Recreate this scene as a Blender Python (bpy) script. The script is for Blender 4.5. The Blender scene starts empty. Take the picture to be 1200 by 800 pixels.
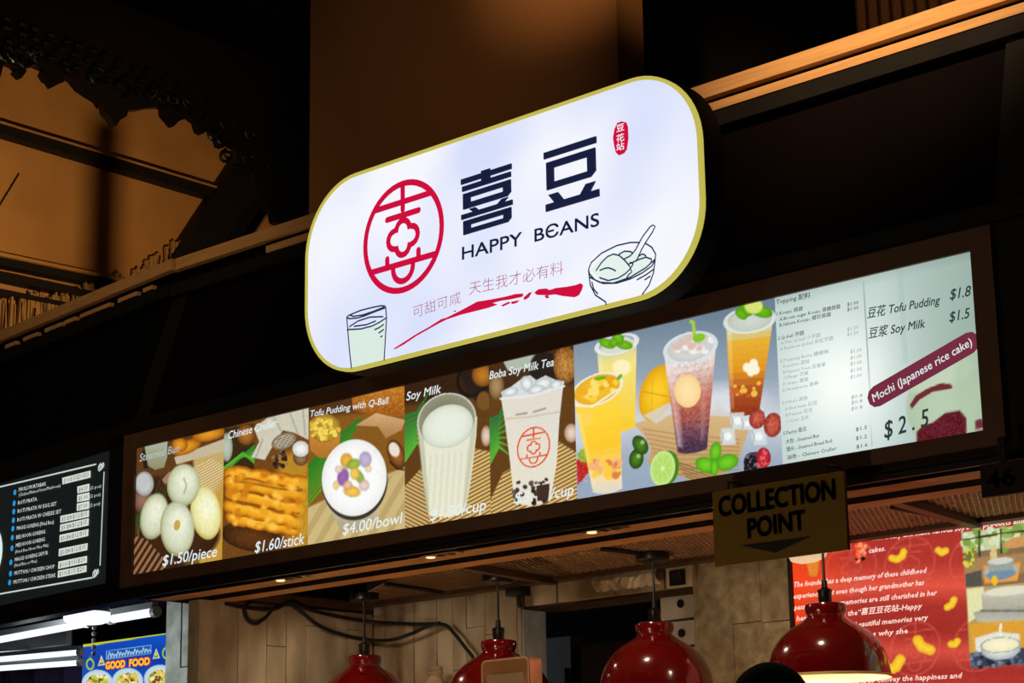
import bpy, bmesh, math, random
import numpy as np
from mathutils import Vector, Matrix
from mathutils.geometry import tessellate_polygon

random.seed(7); np.random.seed(7)
SC = bpy.context.scene
COL = SC.collection

# ---------------------------------------------------------------- camera
FPX = 2430.0                                   # focal length for a 1200 px wide frame
YAW, PITCH, ROLL = (math.radians(a) for a in (43.3, 13.9, -0.98))
CAM = np.array([0.0, 0.0, 1.4])
_right = np.array([math.cos(YAW), math.sin(YAW), 0.0])
_fwd = np.array([-math.sin(YAW), math.cos(YAW), 0.0])
_up = np.array([0.0, 0.0, 1.0])
_f = _fwd * math.cos(PITCH) + _up * math.sin(PITCH)
_u = _up * math.cos(PITCH) - _fwd * math.sin(PITCH)
_r = _right * math.cos(ROLL) + _u * math.sin(ROLL)
_u = _u * math.cos(ROLL) - _right * math.sin(ROLL)
RM = np.array([_r, _u, _f])
cd = bpy.data.cameras.new('camera'); cam = bpy.data.objects.new('camera', cd); COL.objects.link(cam)
cd.sensor_width = 36.0; cd.sensor_fit = 'HORIZONTAL'; cd.lens = FPX * 36.0 / 1200.0
cd.clip_start = 0.05; cd.clip_end = 200
cam.matrix_world = Matrix(((_r[0], _u[0], -_f[0], CAM[0]), (_r[1], _u[1], -_f[1], CAM[1]), (_r[2], _u[2], -_f[2], CAM[2]), (0, 0, 0, 1)))
SC.camera = cam

# ---------------------------------------------------------------- world, lights, exposure
w = bpy.data.worlds.new('night_hall'); SC.world = w; w.use_nodes = True
w.node_tree.nodes['Background'].inputs[0].default_value = (0.9, 0.62, 0.4, 1)
w.node_tree.nodes['Background'].inputs[1].default_value = 0.006
SC.view_settings.view_transform = 'Standard'; SC.view_settings.look = 'None'
SC.view_settings.exposure = 0.0; SC.view_settings.gamma = 1.0; SC.view_settings.use_curve_mapping = False

def light(name, kind, loc, energy, color, size=0.1, target=None, angle=60, blend=0.4, parent=None):
    l = bpy.data.lights.new(name, kind); l.energy = energy; l.color = color
    if kind in ('POINT', 'SPOT'): l.shadow_soft_size = size
    if kind == 'AREA': l.size = size
    if kind == 'SPOT': l.spot_size = math.radians(angle); l.spot_blend = blend
    o = bpy.data.objects.new(name, l); COL.objects.link(o); o.location = loc
    if target is not None:
        o.rotation_euler = (Vector(target) - Vector(loc)).to_track_quat('-Z', 'Y').to_euler()
    if parent is not None: o.parent = parent
    return o
WARM = (1.0, 0.62, 0.28)
# wall washer behind the stall roof that lights the sloping timber ceiling bay
light('ceiling_washer', 'SPOT', (-7.6, 6.4, 3.75), 350, (1.0, 0.74, 0.38), 0.02, (-11.0, 7.2, 5.0), 70, 0.8)
# hall lamps high up in front of the stalls
light('hall_spot', 'SPOT', (-1.2, 2.2, 6.6), 3000, (1.0, 0.70, 0.40), 0.06, (-2.9, 4.95, 4.3), 25, 1.0)
light('hall_spot', 'SPOT', (-5.0, 1.6, 6.4), 190, (1.0, 0.70, 0.38), 0.06, (-6.9, 5.0, 3.74), 34, 0.9)
light('column_spot', 'SPOT', (-4.6, 4.6, 8.2), 2600, (1.0, 0.64, 0.28), 0.10, (-7.65, 9.0, 7.2), 21, 1.0)
light('column_spot', 'SPOT', (-2.6, 6.4, 7.4), 170, (1.0, 0.66, 0.32), 0.08, (-5.4, 9.0, 6.0), 30, 1.0)
light('column_glow', 'SPOT', (-6.2, 3.2, 6.2), 330, (1.0, 0.68, 0.38), 0.10, (-9.2, 9.0, 6.4), 34, 1.0)
light('aisle_fill', 'POINT', (-2.4, 1.2, 4.6), 24, (1.0, 0.78, 0.55), 0.08)  # unseen fill added to lift the sign and fascia
# added unseen fill below the soffit, and added spots hidden behind its boards
light('table_lamp', 'POINT', (-4.4, 3.0, 0.95), 46, (1.0, 0.74, 0.46), 0.10)
for _x in (-6.05, -5.3, -4.55, -3.8):
    light('stall_fill_spot', 'SPOT', (_x, 5.30, 2.425), 4.2, (1.0, 0.80, 0.56), 0.02, (_x, 5.75, 1.4), 150, 0.6)
light('aisle_fill', 'POINT', (-6.6, 1.5, 4.4), 12, (1.0, 0.78, 0.55), 0.08)  # second unseen fill added over the aisle, further left

light('neighbour_tube_light', 'POINT', (-8.35, 5.55, 2.40), 16, (0.86, 0.95, 1.0), 0.08)
light('kitchen_fill', 'POINT', (-4.95, 6.75, 2.25), 1.6, (0.8, 0.9, 1.0), 0.08)  # unseen fill added so shapes in the dark kitchen read

# ---------------------------------------------------------------- helpers
def lin(c):
    c = np.asarray(c, float) / 255.0
    return np.where(c <= 0.04045, c / 12.92, ((c + 0.055) / 1.055) ** 2.4)
def lc(c): return tuple(float(v) for v in lin(c)) + (1.0,)

class Plane:
    """a flat real-world surface: origin O, horizontal axis a, vertical axis b, n towards the aisle"""
    def __init__(s, O, a, b=(0, 0, 1)):
        s.O = np.array(O, float); s.a = np.array(a, float); s.a /= np.linalg.norm(s.a)
        s.b = np.array(b, float); s.b /= np.linalg.norm(s.b)
        n = np.cross(s.a, s.b); s.n = n if n @ (CAM - s.O) > 0 else -n
    def px(s, x, y):
        r = RM.T @ np.array([(x - 600) / FPX, -(y - 400) / FPX, 1.0])
        p = CAM + r * (((s.O - CAM) @ s.n) / (r @ s.n)) - s.O
        return np.array([p @ s.a, p @ s.b])
    def w(s, st, d=0.0):
        return s.O + s.a * st[0] + s.b * st[1] + s.n * d
    def ppm(s, x, y):
        p = s.w(s.px(x, y)) - CAM
        return FPX / (RM[2] @ p)
def topx(P):
    c = (P - CAM) @ RM.T
    return 600 + FPX * c[..., 0] / c[..., 2], 400 - FPX * c[..., 1] / c[..., 2]
def U(x, y, **k):
    (ax, v), = k.items(); i = 'XYZ'.index(ax)
    r = RM.T @ np.array([(x - 600) / FPX, -(y - 400) / FPX, 1.0])
    return CAM + r * ((v - CAM[i]) / r[i])

def wloc(o):
    l = Vector((0, 0, 0))
    while o is not None:
        l = l + o.location; o = o.parent
    return l
def tag(o, label=None, cat=None, group=None, kind=None):
    if label: o['label'] = label
    if cat: o['category'] = cat
    if group: o['group'] = group
    if kind: o['kind'] = kind
    return o
def empty(name, loc, label=None, cat=None, group=None, kind=None):
    o = bpy.data.objects.new(name, None); COL.objects.link(o); o.location = tuple(float(v) for v in loc)
    o.empty_display_size = 0.05
    return tag(o, label, cat, group, kind)
def mkobj(name, verts, faces, mat, parent=None, smooth=False):
    me = bpy.data.meshes.new(name)
    v = np.asarray(verts, float)
    if parent is not None: v = v - np.array(wloc(parent))
    me.from_pydata([tuple(p) for p in v], [], faces); me.update()
    if mat is not None: me.materials.append(mat)
    if smooth:
        me.polygons.foreach_set('use_smooth', [True] * len(me.polygons))
    o = bpy.data.objects.new(name, me); COL.objects.link(o)
    if parent is not None: o.parent = parent
    return o

class MB:
    def __init__(s): s.v = []; s.f = []
    def add(s, vs, fs):
        k = len(s.v); s.v += [tuple(float(c) for c in p) for p in vs]; s.f += [tuple(i + k for i in f) for f in fs]; return s
    def box(s, x0, x1, y0, y1, z0, z1):
        return s.hexa([(x0, y0, z0), (x1, y0, z0), (x1, y1, z0), (x0, y1, z0), (x0, y0, z1), (x1, y0, z1), (x1, y1, z1), (x0, y1, z1)])
    def hexa(s, v):
        return s.add(v, [(0, 3, 2, 1), (4, 5, 6, 7), (0, 1, 5, 4), (1, 2, 6, 5), (2, 3, 7, 6), (3, 0, 4, 7)])
    def pbox(s, pl, s0, s1, t0, t1, d0, d1):      # box in plane coordinates
        P = [pl.w((a, b), d) for d in (d0, d1) for a, b in ((s0, t0), (s1, t0), (s1, t1), (s0, t1))]
        return s.hexa(P)
    def prism(s, pl, poly, d0, d1):
        n = len(poly)
        tri = tessellate_polygon([[Vector((p[0], p[1], 0)) for p in poly]])
        F = [pl.w(p, d1) for p in poly]
        if d0 == d1: return s.add(F, [tuple(t) for t in tri])
        B = [pl.w(p, d0) for p in poly]
        fs = [tuple(t) for t in tri] + [tuple(i + n for i in reversed(t)) for t in tri]
        fs += [(i, (i + 1) % n, n + (i + 1) % n, n + i) for i in range(n)]
        return s.add(F + B, fs)
    def tube(s, pts, r, n=8, closed=False):
        P = [Vector(tuple(p)) for p in pts]; m = len(P); R = r if hasattr(r, '__len__') else [r] * m
        vs = []; prev = None
        for i, p in enumerate(P):
            t = (P[min(i + 1, m - 1)] - P[max(i - 1, 0)]).normalized()
            if prev is None:
                prev = t.orthogonal().normalized()
            q = (prev - t * prev.dot(t)).normalized(); prev = q; b = t.cross(q)
            for k in range(n):
                a = 2 * math.pi * k / n
                vs.append(p + (q * math.cos(a) + b * math.sin(a)) * R[i])
        fs = [(i * n + k, i * n + (k + 1) % n, (i + 1) * n + (k + 1) % n, (i + 1) * n + k) for i in range(m - 1) for k in range(n)]
        fs += [tuple(reversed(range(n))), tuple(range((m - 1) * n, m * n))]
        return s.add(vs, fs)
    def lathe(s, prof, c=(0, 0, 0), n=40, caps=True):
        vs = []; m = len(prof)
        for r, z in prof:
            for k in range(n):
                a = 2 * math.pi * k / n; vs.append((c[0] + r * math.cos(a), c[1] + r * math.sin(a), c[2] + z))
        fs = [(i * n + k, i * n + (k + 1) % n, (i + 1) * n + (k + 1) % n, (i + 1) * n + k) for i in range(m - 1) for k in range(n)]
        if caps: fs += [tuple(reversed(range(n))), tuple(range((m - 1) * n, m * n))]
        return s.add(vs, fs)
    def ribbon(s, pl, pts, wd, d, closed=False, caps=True):   # flat stroke of constant width on a plane
        P = [np.array(p, float) for p in pts]; m = len(P)
        W = wd if hasattr(wd, '__len__') else [wd] * m
        L = []; 
        for i in range(m):
            a = P[(i - 1) % m] if (closed or i > 0) else P[i]; b = P[(i + 1) % m] if (closed or i < m - 1) else P[i]
            t = b - a; t = t / (np.linalg.norm(t) + 1e-9); nn = np.array([-t[1], t[0]])
            L += [pl.w(P[i] + nn * W[i] / 2, d), pl.w(P[i] - nn * W[i] / 2, d)]
        k = m if closed else m - 1
        s.add(L, [(2 * i, 2 * i + 1, (2 * i + 3) % (2 * m), (2 * i + 2) % (2 * m)) for i in range(k)])
        if caps and not closed:
            for i in (0, m - 1):
                c = [pl.w(P[i] + np.array([math.cos(a), math.sin(a)]) * W[i] / 2, d) for a in np.linspace(0, 2 * math.pi, 10, endpoint=False)]
                s.add(c, [tuple(range(10))])
        return s
    def build(s, name, mat, parent=None, smooth=False):
        return mkobj(name, s.v, s.f, mat, parent, smooth)
def autosmooth(o, deg=40):
    me = o.data
    me.polygons.foreach_set('use_smooth', [True] * len(me.polygons))
    me.set_sharp_from_angle(angle=math.radians(deg))
    return o
def copy_tree(o, parent=None):
    c = o.copy(); COL.objects.link(c); c.parent = parent
    for ch in list(o.children): copy_tree(ch, c)
    return c

# ---------------------------------------------------------------- materials
def pm(name, col, var=0.25, scale=8.0, rough=0.6, metal=0.0, bump=0.0, stretch=(1, 1, 1), spec=0.5, col2=None, detail=5.0, coat=0.0):
    m = bpy.data.materials.new(name); m.use_nodes = True; nt = m.node_tree; N = nt.nodes; L = nt.links
    b = N['Principled BSDF']; b.inputs['Roughness'].default_value = rough; b.inputs['Metallic'].default_value = metal
    b.inputs['Specular IOR Level'].default_value = spec; b.inputs['Coat Weight'].default_value = coat
    tc = N.new('ShaderNodeTexCoord'); mp = N.new('ShaderNodeMapping'); mp.inputs['Scale'].default_value = stretch
    nz = N.new('ShaderNodeTexNoise'); nz.inputs['Scale'].default_value = scale; nz.inputs['Detail'].default_value = detail
    cr = N.new('ShaderNodeValToRGB'); c1 = np.array(lin(col)); c2 = lin(col2) if col2 is not None else c1 * (1 - var)
    cr.color_ramp.elements[0].position = 0.3; cr.color_ramp.elements[1].position = 0.7
    cr.color_ramp.elements[0].color = tuple(c2) + (1,); cr.color_ramp.elements[1].color = tuple(c1) + (1,)
    L.new(tc.outputs['Object'], mp.inputs[0]); L.new(mp.outputs[0], nz.inputs['Vector']); L.new(nz.outputs['Fac'], cr.inputs[0]); L.new(cr.outputs[0], b.inputs['Base Color'])
    if bump:
        bp = N.new('ShaderNodeBump'); bp.inputs['Strength'].default_value = bump; bp.inputs['Distance'].default_value = 0.01
        L.new(nz.outputs['Fac'], bp.inputs['Height']); L.new(bp.outputs[0], b.inputs['Normal'])
    return m
def em(name, col, strength=1.0, base=None):
    m = bpy.data.materials.new(name); m.use_nodes = True; b = m.node_tree.nodes['Principled BSDF']
    b.inputs['Base Color'].default_value = lc(base if base else (20, 20, 20)); b.inputs['Roughness'].default_value = 0.5
    b.inputs['Specular IOR Level'].default_value = 0.1
    b.inputs['Emission Color'].default_value = lc(col); b.inputs['Emission Strength'].default_value = strength
    return m
def plain(name, col, rough=0.6, metal=0.0, spec=0.3):
    return pm(name, col, 0.12, 30.0, rough, metal, 0.0, spec=spec)
def vcol_mat(name, strength=1.0, lit=True):
    m = bpy.data.materials.new(name); m.use_nodes = True; nt = m.node_tree; b = nt.nodes['Principled BSDF']
    a = nt.nodes.new('ShaderNodeVertexColor'); a.layer_name = 'print'
    b.inputs['Roughness'].default_value = 0.4; b.inputs['Specular IOR Level'].default_value = 0.15
    if lit:
        b.inputs['Base Color'].default_value = (0.02, 0.02, 0.02, 1)
        nt.links.new(a.outputs['Color'], b.inputs['Emission Color']); b.inputs['Emission Strength'].default_value = strength
    else:
        nt.links.new(a.outputs['Color'], b.inputs['Base Color'])
    return m

# ---------------------------------------------------------------- lettering
_tc = {}
def glyphs(s, res=3, offset=0.0):
    k = (s, res, offset)
    if k in _tc: return _tc[k]
    cu = bpy.data.curves.new('t', 'FONT'); cu.body = s; cu.resolution_u = res; cu.offset = offset
    o = bpy.data.objects.new('t', cu); COL.objects.link(o)
    dg = bpy.context.evaluated_depsgraph_get(); me = bpy.data.meshes.new_from_object(o.evaluated_get(dg))
    n = len(me.vertices); co = np.empty(n * 3); me.vertices.foreach_get('co', co); co = co.reshape(-1, 3)
    fs = [tuple(p.vertices) for p in me.polygons]
    bpy.data.objects.remove(o); bpy.data.curves.remove(cu); bpy.data.meshes.remove(me)
    _tc[k] = (co, fs); return _tc[k]
def text_into(mb, pl, s, L, R, h, d, shear=0.0, res=2, bold=0.0, cap=0.73):
    """set a line of text from pixel L to pixel R (its baseline) with letter height h pixels, on the plane"""
    co, fs = glyphs(s, res, min(bold, 0.0))
    if not len(co): return
    copies = [(0, 0)] if bold <= 0 else [(q * bold * 1.6, r_ * bold * 1.6) for q in (-1, 1) for r_ in (-1, 1)]
    A = pl.px(*L); B = pl.px(*R); v = B - A; ln = np.linalg.norm(v); e = v / ln
    if pl.a @ _right < 0: f = np.array([e[1], -e[0]])
    else: f = np.array([-e[1], e[0]])
    x0, x1 = co[:, 0].min(), co[:, 0].max()
    ky = h / pl.ppm(*L) / cap; kx = ln / (x1 - x0)
    for ox, oy in copies:
        mb.add([pl.w(A + e * ((p[0] - x0) * kx + ox * ky + shear * p[1] * ky) + f * ((p[1] + oy) * ky), d) for p in co], fs)

# ---------------------------------------------------------------- painted prints (vertex colours on a real flat sheet)
class Print:
    def __init__(s, pl, s0, s1, t0, t1, step):
        s.pl = pl; nx = max(2, int(abs(s1 - s0) / step) + 1); ny = max(2, int(abs(t1 - t0) / step) + 1); s.nx, s.ny = nx, ny
        a, b = np.meshgrid(np.linspace(s0, s1, nx), np.linspace(t0, t1, ny))
        s.S = a.ravel(); s.T = b.ravel()
        s.P = s.pl.O + np.outer(s.S, pl.a) + np.outer(s.T, pl.b)
        s.X0, s.Y0 = topx(s.P); s.X, s.Y = s.X0, s.Y0; s.k = 1.0
        s.C = np.zeros((len(s.S), 3)); s.D = 0.0
    def zoom(s, x0, y0, k): s.X = (s.X0 - x0) * k; s.Y = (s.Y0 - y0) * k; s.k = k
    def fill(s, c): s.C[:] = c
    def vgrad(s, stops):     # by y
        ys = [q[0] for q in stops]
        for i in range(3): s.C[:, i] = np.interp(s.Y, ys, [q[1][i] for q in stops])
    def blend(s, idx, a, c):
        a = a[:, None]; s.C[idx] = s.C[idx] * (1 - a) + np.asarray(c, float) * a
    def el(s, cx, cy, rx, ry, c, rot=0, soft=2.0, edge=None, alpha=1.0, power=2.0):
        m = max(rx, ry) + soft * 2; I = np.nonzero((abs(s.X - cx) < m) & (abs(s.Y - cy) < m))[0]
        if not len(I): return
        th = math.radians(rot); dx = s.X[I] - cx; dy = s.Y[I] - cy
        u = (dx * math.cos(th) + dy * math.sin(th)) / rx; v = (-dx * math.sin(th) + dy * math.cos(th)) / ry
        r = np.hypot(u, v); sm = min(rx, ry); a = np.clip((1 - r) * sm / soft + 0.5, 0, 1) * alpha
        col = np.asarray(c, float)
        if edge is not None:
            q = (np.clip(r, 0, 1) ** power)[:, None]; col = col * (1 - q) + np.asarray(edge, float) * q
        s.blend(I, a, col)
    def ring(s, cx, cy, rx, ry, c, wd, rot=0, alpha=1.0):
        m = max(rx, ry) + wd * 2; I = np.nonzero((abs(s.X - cx) < m) & (abs(s.Y - cy) < m))[0]
        if not len(I): return
        th = math.radians(rot); dx = s.X[I] - cx; dy = s.Y[I] - cy
        u = (dx * math.cos(th) + dy * math.sin(th)) / rx; v = (-dx * math.sin(th) + dy * math.cos(th)) / ry
        a = np.clip((wd / 2 - abs(np.hypot(u, v) - 1) * min(rx, ry)) / 1.5 + 0.5, 0, 1) * alpha
        s.blend(I, a, c)
    def _poly_mask(s, pts, soft):
        p = np.array(pts, float); lo = p.min(0) - soft * 2; hi = p.max(0) + soft * 2
        I = np.nonzero((s.X > lo[0]) & (s.X < hi[0]) & (s.Y > lo[1]) & (s.Y < hi[1]))[0]
        x = s.X[I]; y = s.Y[I]; ins = np.zeros(len(I), bool); dist = np.full(len(I), 1e9)
        for i in range(len(p)):
            a = p[i]; b = p[(i + 1) % len(p)]
            cond = ((a[1] > y) != (b[1] > y))
            xi = (b[0] - a[0]) * (y - a[1]) / ((b[1] - a[1]) if b[1] != a[1] else 1e-9) + a[0]
            ins ^= cond & (x < xi)
            ab = b - a; tt = np.clip(((x - a[0]) * ab[0] + (y - a[1]) * ab[1]) / (ab @ ab + 1e-9), 0, 1)
            dist = np.minimum(dist, np.hypot(x - a[0] - tt * ab[0], y - a[1] - tt * ab[1]))
        sd = np.where(ins, dist, -dist)
        return I, np.clip(sd / soft + 0.5, 0, 1)
    def poly(s, pts, c, soft=2.0, alpha=1.0, c2=None, ax='y'):
        I, a = s._poly_mask(pts, soft)
        if not len(I): return
        col = np.asarray(c, float)
        if c2 is not None:
            p = np.array(pts, float); k = 1 if ax == 'y' else 0; q = (s.Y if k else s.X)[I]
            t = np.clip((q - p[:, k].min()) / (np.ptp(p[:, k]) + 1e-9), 0, 1)[:, None]; col = col * (1 - t) + np.asarray(c2, float) * t
        s.blend(I, a * alpha, col)
    def stripes(s, pts, c1, c2, period, ang, duty=0.5, soft=2.0, alpha=1.0):
        I, a = s._poly_mask(pts, soft)
        if not len(I): return
        th = math.radians(ang); q = s.X[I] * math.cos(th) + s.Y[I] * math.sin(th)
        t = np.clip((np.sin(2 * math.pi * q / period) + (duty - 0.5) * 2) * 1.6 + 0.5, 0, 1)[:, None]
        s.blend(I, a * alpha, np.asarray(c1, float) * t + np.asarray(c2, float) * (1 - t))
    def ln(s, pts, wd, c, alpha=1.0, soft=1.5, w2=None, edge=None):
        p = [np.array(q, float) for q in pts]; n = len(p) - 1; wm = max(wd, w2 or 0)
        pa = np.array(p); lo = pa.min(0) - wm; hi = pa.max(0) + wm
        I = np.nonzero((s.X > lo[0]) & (s.X < hi[0]) & (s.Y > lo[1]) & (s.Y < hi[1]))[0]
        if not len(I): return
        x = s.X[I]; y = s.Y[I]; best = np.full(len(I), -1e9); rr = np.ones(len(I))
        for i in range(n):
            a, b = p[i], p[i + 1]; ab = b - a; tt = np.clip(((x - a[0]) * ab[0] + (y - a[1]) * ab[1]) / (ab @ ab + 1e-9), 0, 1)
            dd = np.hypot(x - a[0] - tt * ab[0], y - a[1] - tt * ab[1]); ww = wd / 2 if w2 is None else (wd + (w2 - wd) * (i + tt) / n) / 2
            sd = ww - dd; rr = np.where(sd > best, np.clip(dd / ww, 0, 1), rr); best = np.maximum(best, sd)
        col = np.asarray(c, float)
        if edge is not None:
            q = (rr ** 2)[:, None]; col = col * (1 - q) + np.asarray(edge, float) * q
        s.blend(I, np.clip(best / soft + 0.5, 0, 1) * alpha, col)
    def grain(s, amp, cell, pts=None, seed=1):
        rng = np.random.RandomState(seed)
        gx = np.floor(s.X / cell).astype(int); gy = np.floor(s.Y / cell).astype(int)
        tab = rng.rand(64, 64) * 2 - 1; n = tab[gx % 64, gy % 64] * amp
        if pts is None: s.C += n[:, None]
        else:
            I, a = s._poly_mask(pts, 2.0); s.C[I] += (n[I] * a)[:, None]
    def dots(s, pts, cols, n, r, seed=1, soft=1.2, edge=None):
        rng = np.random.RandomState(seed); p = np.array(pts, float); lo, hi = p.min(0), p.max(0); k = 0; tries = 0
        while k < n and tries < n * 20:
            tries += 1; q = lo + rng.rand(2) * (hi - lo)
            ins = False
            for i in range(len(p)):
                a = p[i]; b = p[(i + 1) % len(p)]
                if ((a[1] > q[1]) != (b[1] > q[1])) and q[0] < (b[0] - a[0]) * (q[1] - a[1]) / (b[1] - a[1] + 1e-9) + a[0]: ins = not ins
            if not ins: continue
            c = np.array(cols[rng.randint(len(cols))], float); rr = r * (0.6 + 0.8 * rng.rand())
            s.el(q[0], q[1], rr, rr * (0.7 + 0.5 * rng.rand()), c, rng.rand() * 180, soft, edge=c * 0.6 if edge else None); k += 1
    def logo(s, cx, cy, rx, ry, slope, wd, c, alpha=1.0):
        f = lambda q: (cx + q[0] * rx, cy - q[1] * ry - slope * q[0] * rx)
        for st, cl in LOGO:
            pp = [f(q) for q in st]
            if cl: pp = pp + [pp[0]]
            s.ln(pp, wd, c, alpha)
    def build(s, name, mat, parent=None, d=0.0):
        P = s.P + s.pl.n * d
        if parent is not None: P = P - np.array(wloc(parent))
        nx, ny = s.nx, s.ny; n = nx * ny
        i = (np.arange(ny - 1)[:, None] * nx + np.arange(nx - 1)[None, :]).ravel()
        q = np.stack([i, i + 1, i + nx + 1, i + nx], 1)
        e1 = np.cross(s.pl.a, s.pl.b)
        if e1 @ s.pl.n < 0: q = q[:, ::-1]
        me = bpy.data.meshes.new(name); me.vertices.add(n); me.vertices.foreach_set('co', P.ravel())
        me.loops.add(q.size); me.loops.foreach_set('vertex_index', q.ravel().astype(np.int32))
        me.polygons.add(len(q)); me.polygons.foreach_set('loop_start', (np.arange(len(q)) * 4).astype(np.int32)); me.polygons.foreach_set('loop_total', np.full(len(q), 4, np.int32))
        me.update(calc_edges=True); me.validate()
        ca = me.color_attributes.new('print', 'FLOAT_COLOR', 'POINT')
        c = np.ones((n, 4)); c[:, :3] = lin(np.clip(s.C, 0, 255)); ca.data.foreach_set('color', c.ravel())
        me.materials.append(mat)
        o = bpy.data.objects.new(name, me); COL.objects.link(o)
        if parent is not None: o.parent = parent
        return o

# the shop's round emblem in unit coordinates (used on sign, cup and poster)
def arc(cx, cy, r, a0, a1, n=14): return [(cx + r * math.cos(math.radians(a0 + (a1 - a0) * i / (n - 1))), cy + r * math.sin(math.radians(a0 + (a1 - a0) * i / (n - 1)))) for i in range(n)]
_fl = []
for cx, cy, a0 in ((0, .13, 180), (.21, -.02, 90), (0, -.17, 0), (-.21, -.02, -90)):
    _fl += [(cx + (p_[0] - cx) * (1.0 if a0 % 180 == 0 else 1.0), p_[1]) for p_ in arc(cx, cy, .165, a0, a0 - 180, 9)]
    nx_ = {180: (.185, .155), 90: (.185, -.195), 0: (-.185, -.195), -90: (-.185, .155)}[a0]
    _fl.append(nx_)
LOGO = [(arc(0, 0, .97, 0, 352.5, 48), True), ([(-.70, .635), (.70, .635)], False), ([(0, .95), (0, .49)], False), ([(-.40, .39), (.40, .39)], False),
        (_fl, True), ([(-.83, -.49), (.83, -.49)], False), ([(-.40, -.49), (-.40, -.33)], False), ([(.39, -.49), (.39, -.33)], False),
        ([(-.25, -.49)] + arc(0, -.56, .25, 180, 360, 14) + [(.25, -.49)], False)]
def emblem_into(mb, pl, c, r, wd, d):
    for st, cl in LOGO: mb.ribbon(pl, [(c[0] + q[0] * r, c[1] + q[1] * r) for q in st], wd, d, closed=cl)

# ================================================================ THE SETTING
M = {}
M['fascia'] = pm('dark_fascia', (26, 12, 10), 0.4, 4, 0.55, spec=0.25)
M['fascia_panel'] = pm('oxblood_panel', (9, 3, 3), 0.4, 3, 0.7, spec=0.05)
M['fascia_black'] = pm('black_panel', (6, 5, 5), 0.4, 3, 0.7, spec=0.05)
M['frame'] = pm('bronze_frame', (88, 62, 45), 0.25, 12, 0.5, spec=0.3)
M['frame_dark'] = pm('dark_bronze', (22, 18, 15), 0.3, 12, 0.6, spec=0.15)
M['rail'] = pm('oak_rail', (200, 150, 96), 0.25, 3, 0.6, stretch=(1.5, 30, 30), spec=0.2)
M['soffit'] = pm('oak_soffit', (190, 136, 84), 0.28, 3, 0.6, stretch=(1.5, 30, 30), spec=0.2)
M['black_steel'] = pm('black_steel', (18, 14, 12), 0.3, 20, 0.5, spec=0.3)
M['channel'] = pm('dark_channel', (8, 6, 5), 0.3, 20, 0.9, spec=0.02)
M['wire'] = pm('galvanised_wire', (196, 158, 122), 0.25, 40, 0.55, metal=0.3)
M['lining'] = pm('timber_lining', (104, 72, 50), 0.35, 5, 0.7, stretch=(1, 8, 8), spec=0.1)
M['plaster'] = pm('board_marked_plaster', (206, 192, 166), 0.3, 7, 0.85, bump=0.25, stretch=(1, 1, 0.35), spec=0.15, col2=(150, 134, 110))
M['plaster_b'] = pm('board_marked_plaster_grey', (196, 182, 158), 0.3, 9, 0.85, bump=0.3, stretch=(1, 1, 0.4), spec=0.15, col2=(140, 124, 102))
M['joint'] = pm('dark_joint', (70, 56, 42), 0.4, 10, 0.9, spec=0.1)
M['pillar'] = pm('speckled_render', (186, 172, 140), 0.2, 26, 0.85, bump=0.35, spec=0.15, col2=(140, 124, 96), detail=8)
M['post'] = pm('white_post', (190, 192, 182), 0.2, 10, 0.7, bump=0.2, col2=(128, 130, 120))
M['floor'] = pm('grey_floor', (120, 112, 104), 0.2, 3, 0.4)
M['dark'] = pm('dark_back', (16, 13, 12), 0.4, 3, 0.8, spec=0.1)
M['amber'] = pm('timber_ceiling', (186, 128, 70), 0.22, 1.2, 0.5, spec=0.35, bump=0.15, col2=(150, 100, 52), detail=9)
M['iron'] = pm('black_iron', (9, 8, 9), 0.3, 20, 0.35, spec=0.4)
M['beam'] = pm('dark_beam', (24, 17, 12), 0.3, 10, 0.6, spec=0.2)
M['reed'] = pm('reed', (170, 122, 70), 0.4, 14, 0.7, stretch=(1, 1, 0.2), spec=0.2)
M['column'] = pm('brown_column', (112, 76, 48), 0.15, 1.0, 0.75, spec=0.1)
M['far'] = pm('far_ceiling', (60, 42, 26), 0.2, 1.0, 0.9, spec=0.05)

def struct(o): o['kind'] = 'structure'; return o
XC, PHI = -6.6, math.radians(6.0)                       # corner where the next stall turns away
aL = np.array([-math.cos(PHI), math.sin(PHI), 0]); nL = np.array([math.sin(PHI), math.cos(PHI), 0])
CORN = np.array([XC, 4.8, 0])
PLEFT = Plane(CORN, -aL)                                # s negative to the left
PM = Plane((0, 4.8, 0), (1, 0, 0))                      # menu face
def seg(mb, side, x0, x1, prof):
    """extrude a (depth, z) quad along a stall front; depth 0 = front plane, positive = inwards"""
    P = []
    for u in (x0, x1):
        for d, z in prof:
            P.append((u, 4.8 + d, z) if side == 'main' else tuple(CORN + aL * u + nL * d + np.array([0, 0, z])))
    n = len(prof)
    return mb.add(P, [tuple(range(n)), tuple(reversed(range(n, 2 * n)))] + [(i, n + i, n + (i + 1) % n, (i + 1) % n) for i in range(n)])
def rect(d0, d1, z0, z1): return [(d0, z0), (d1, z0), (d1, z1), (d0, z1)]
XR = -1.6; SL = 3.2
# ground
fl = struct(MB().box(-14, 6, -6, 14, -0.1, 0.0).build('floor', M['floor']))
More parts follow.
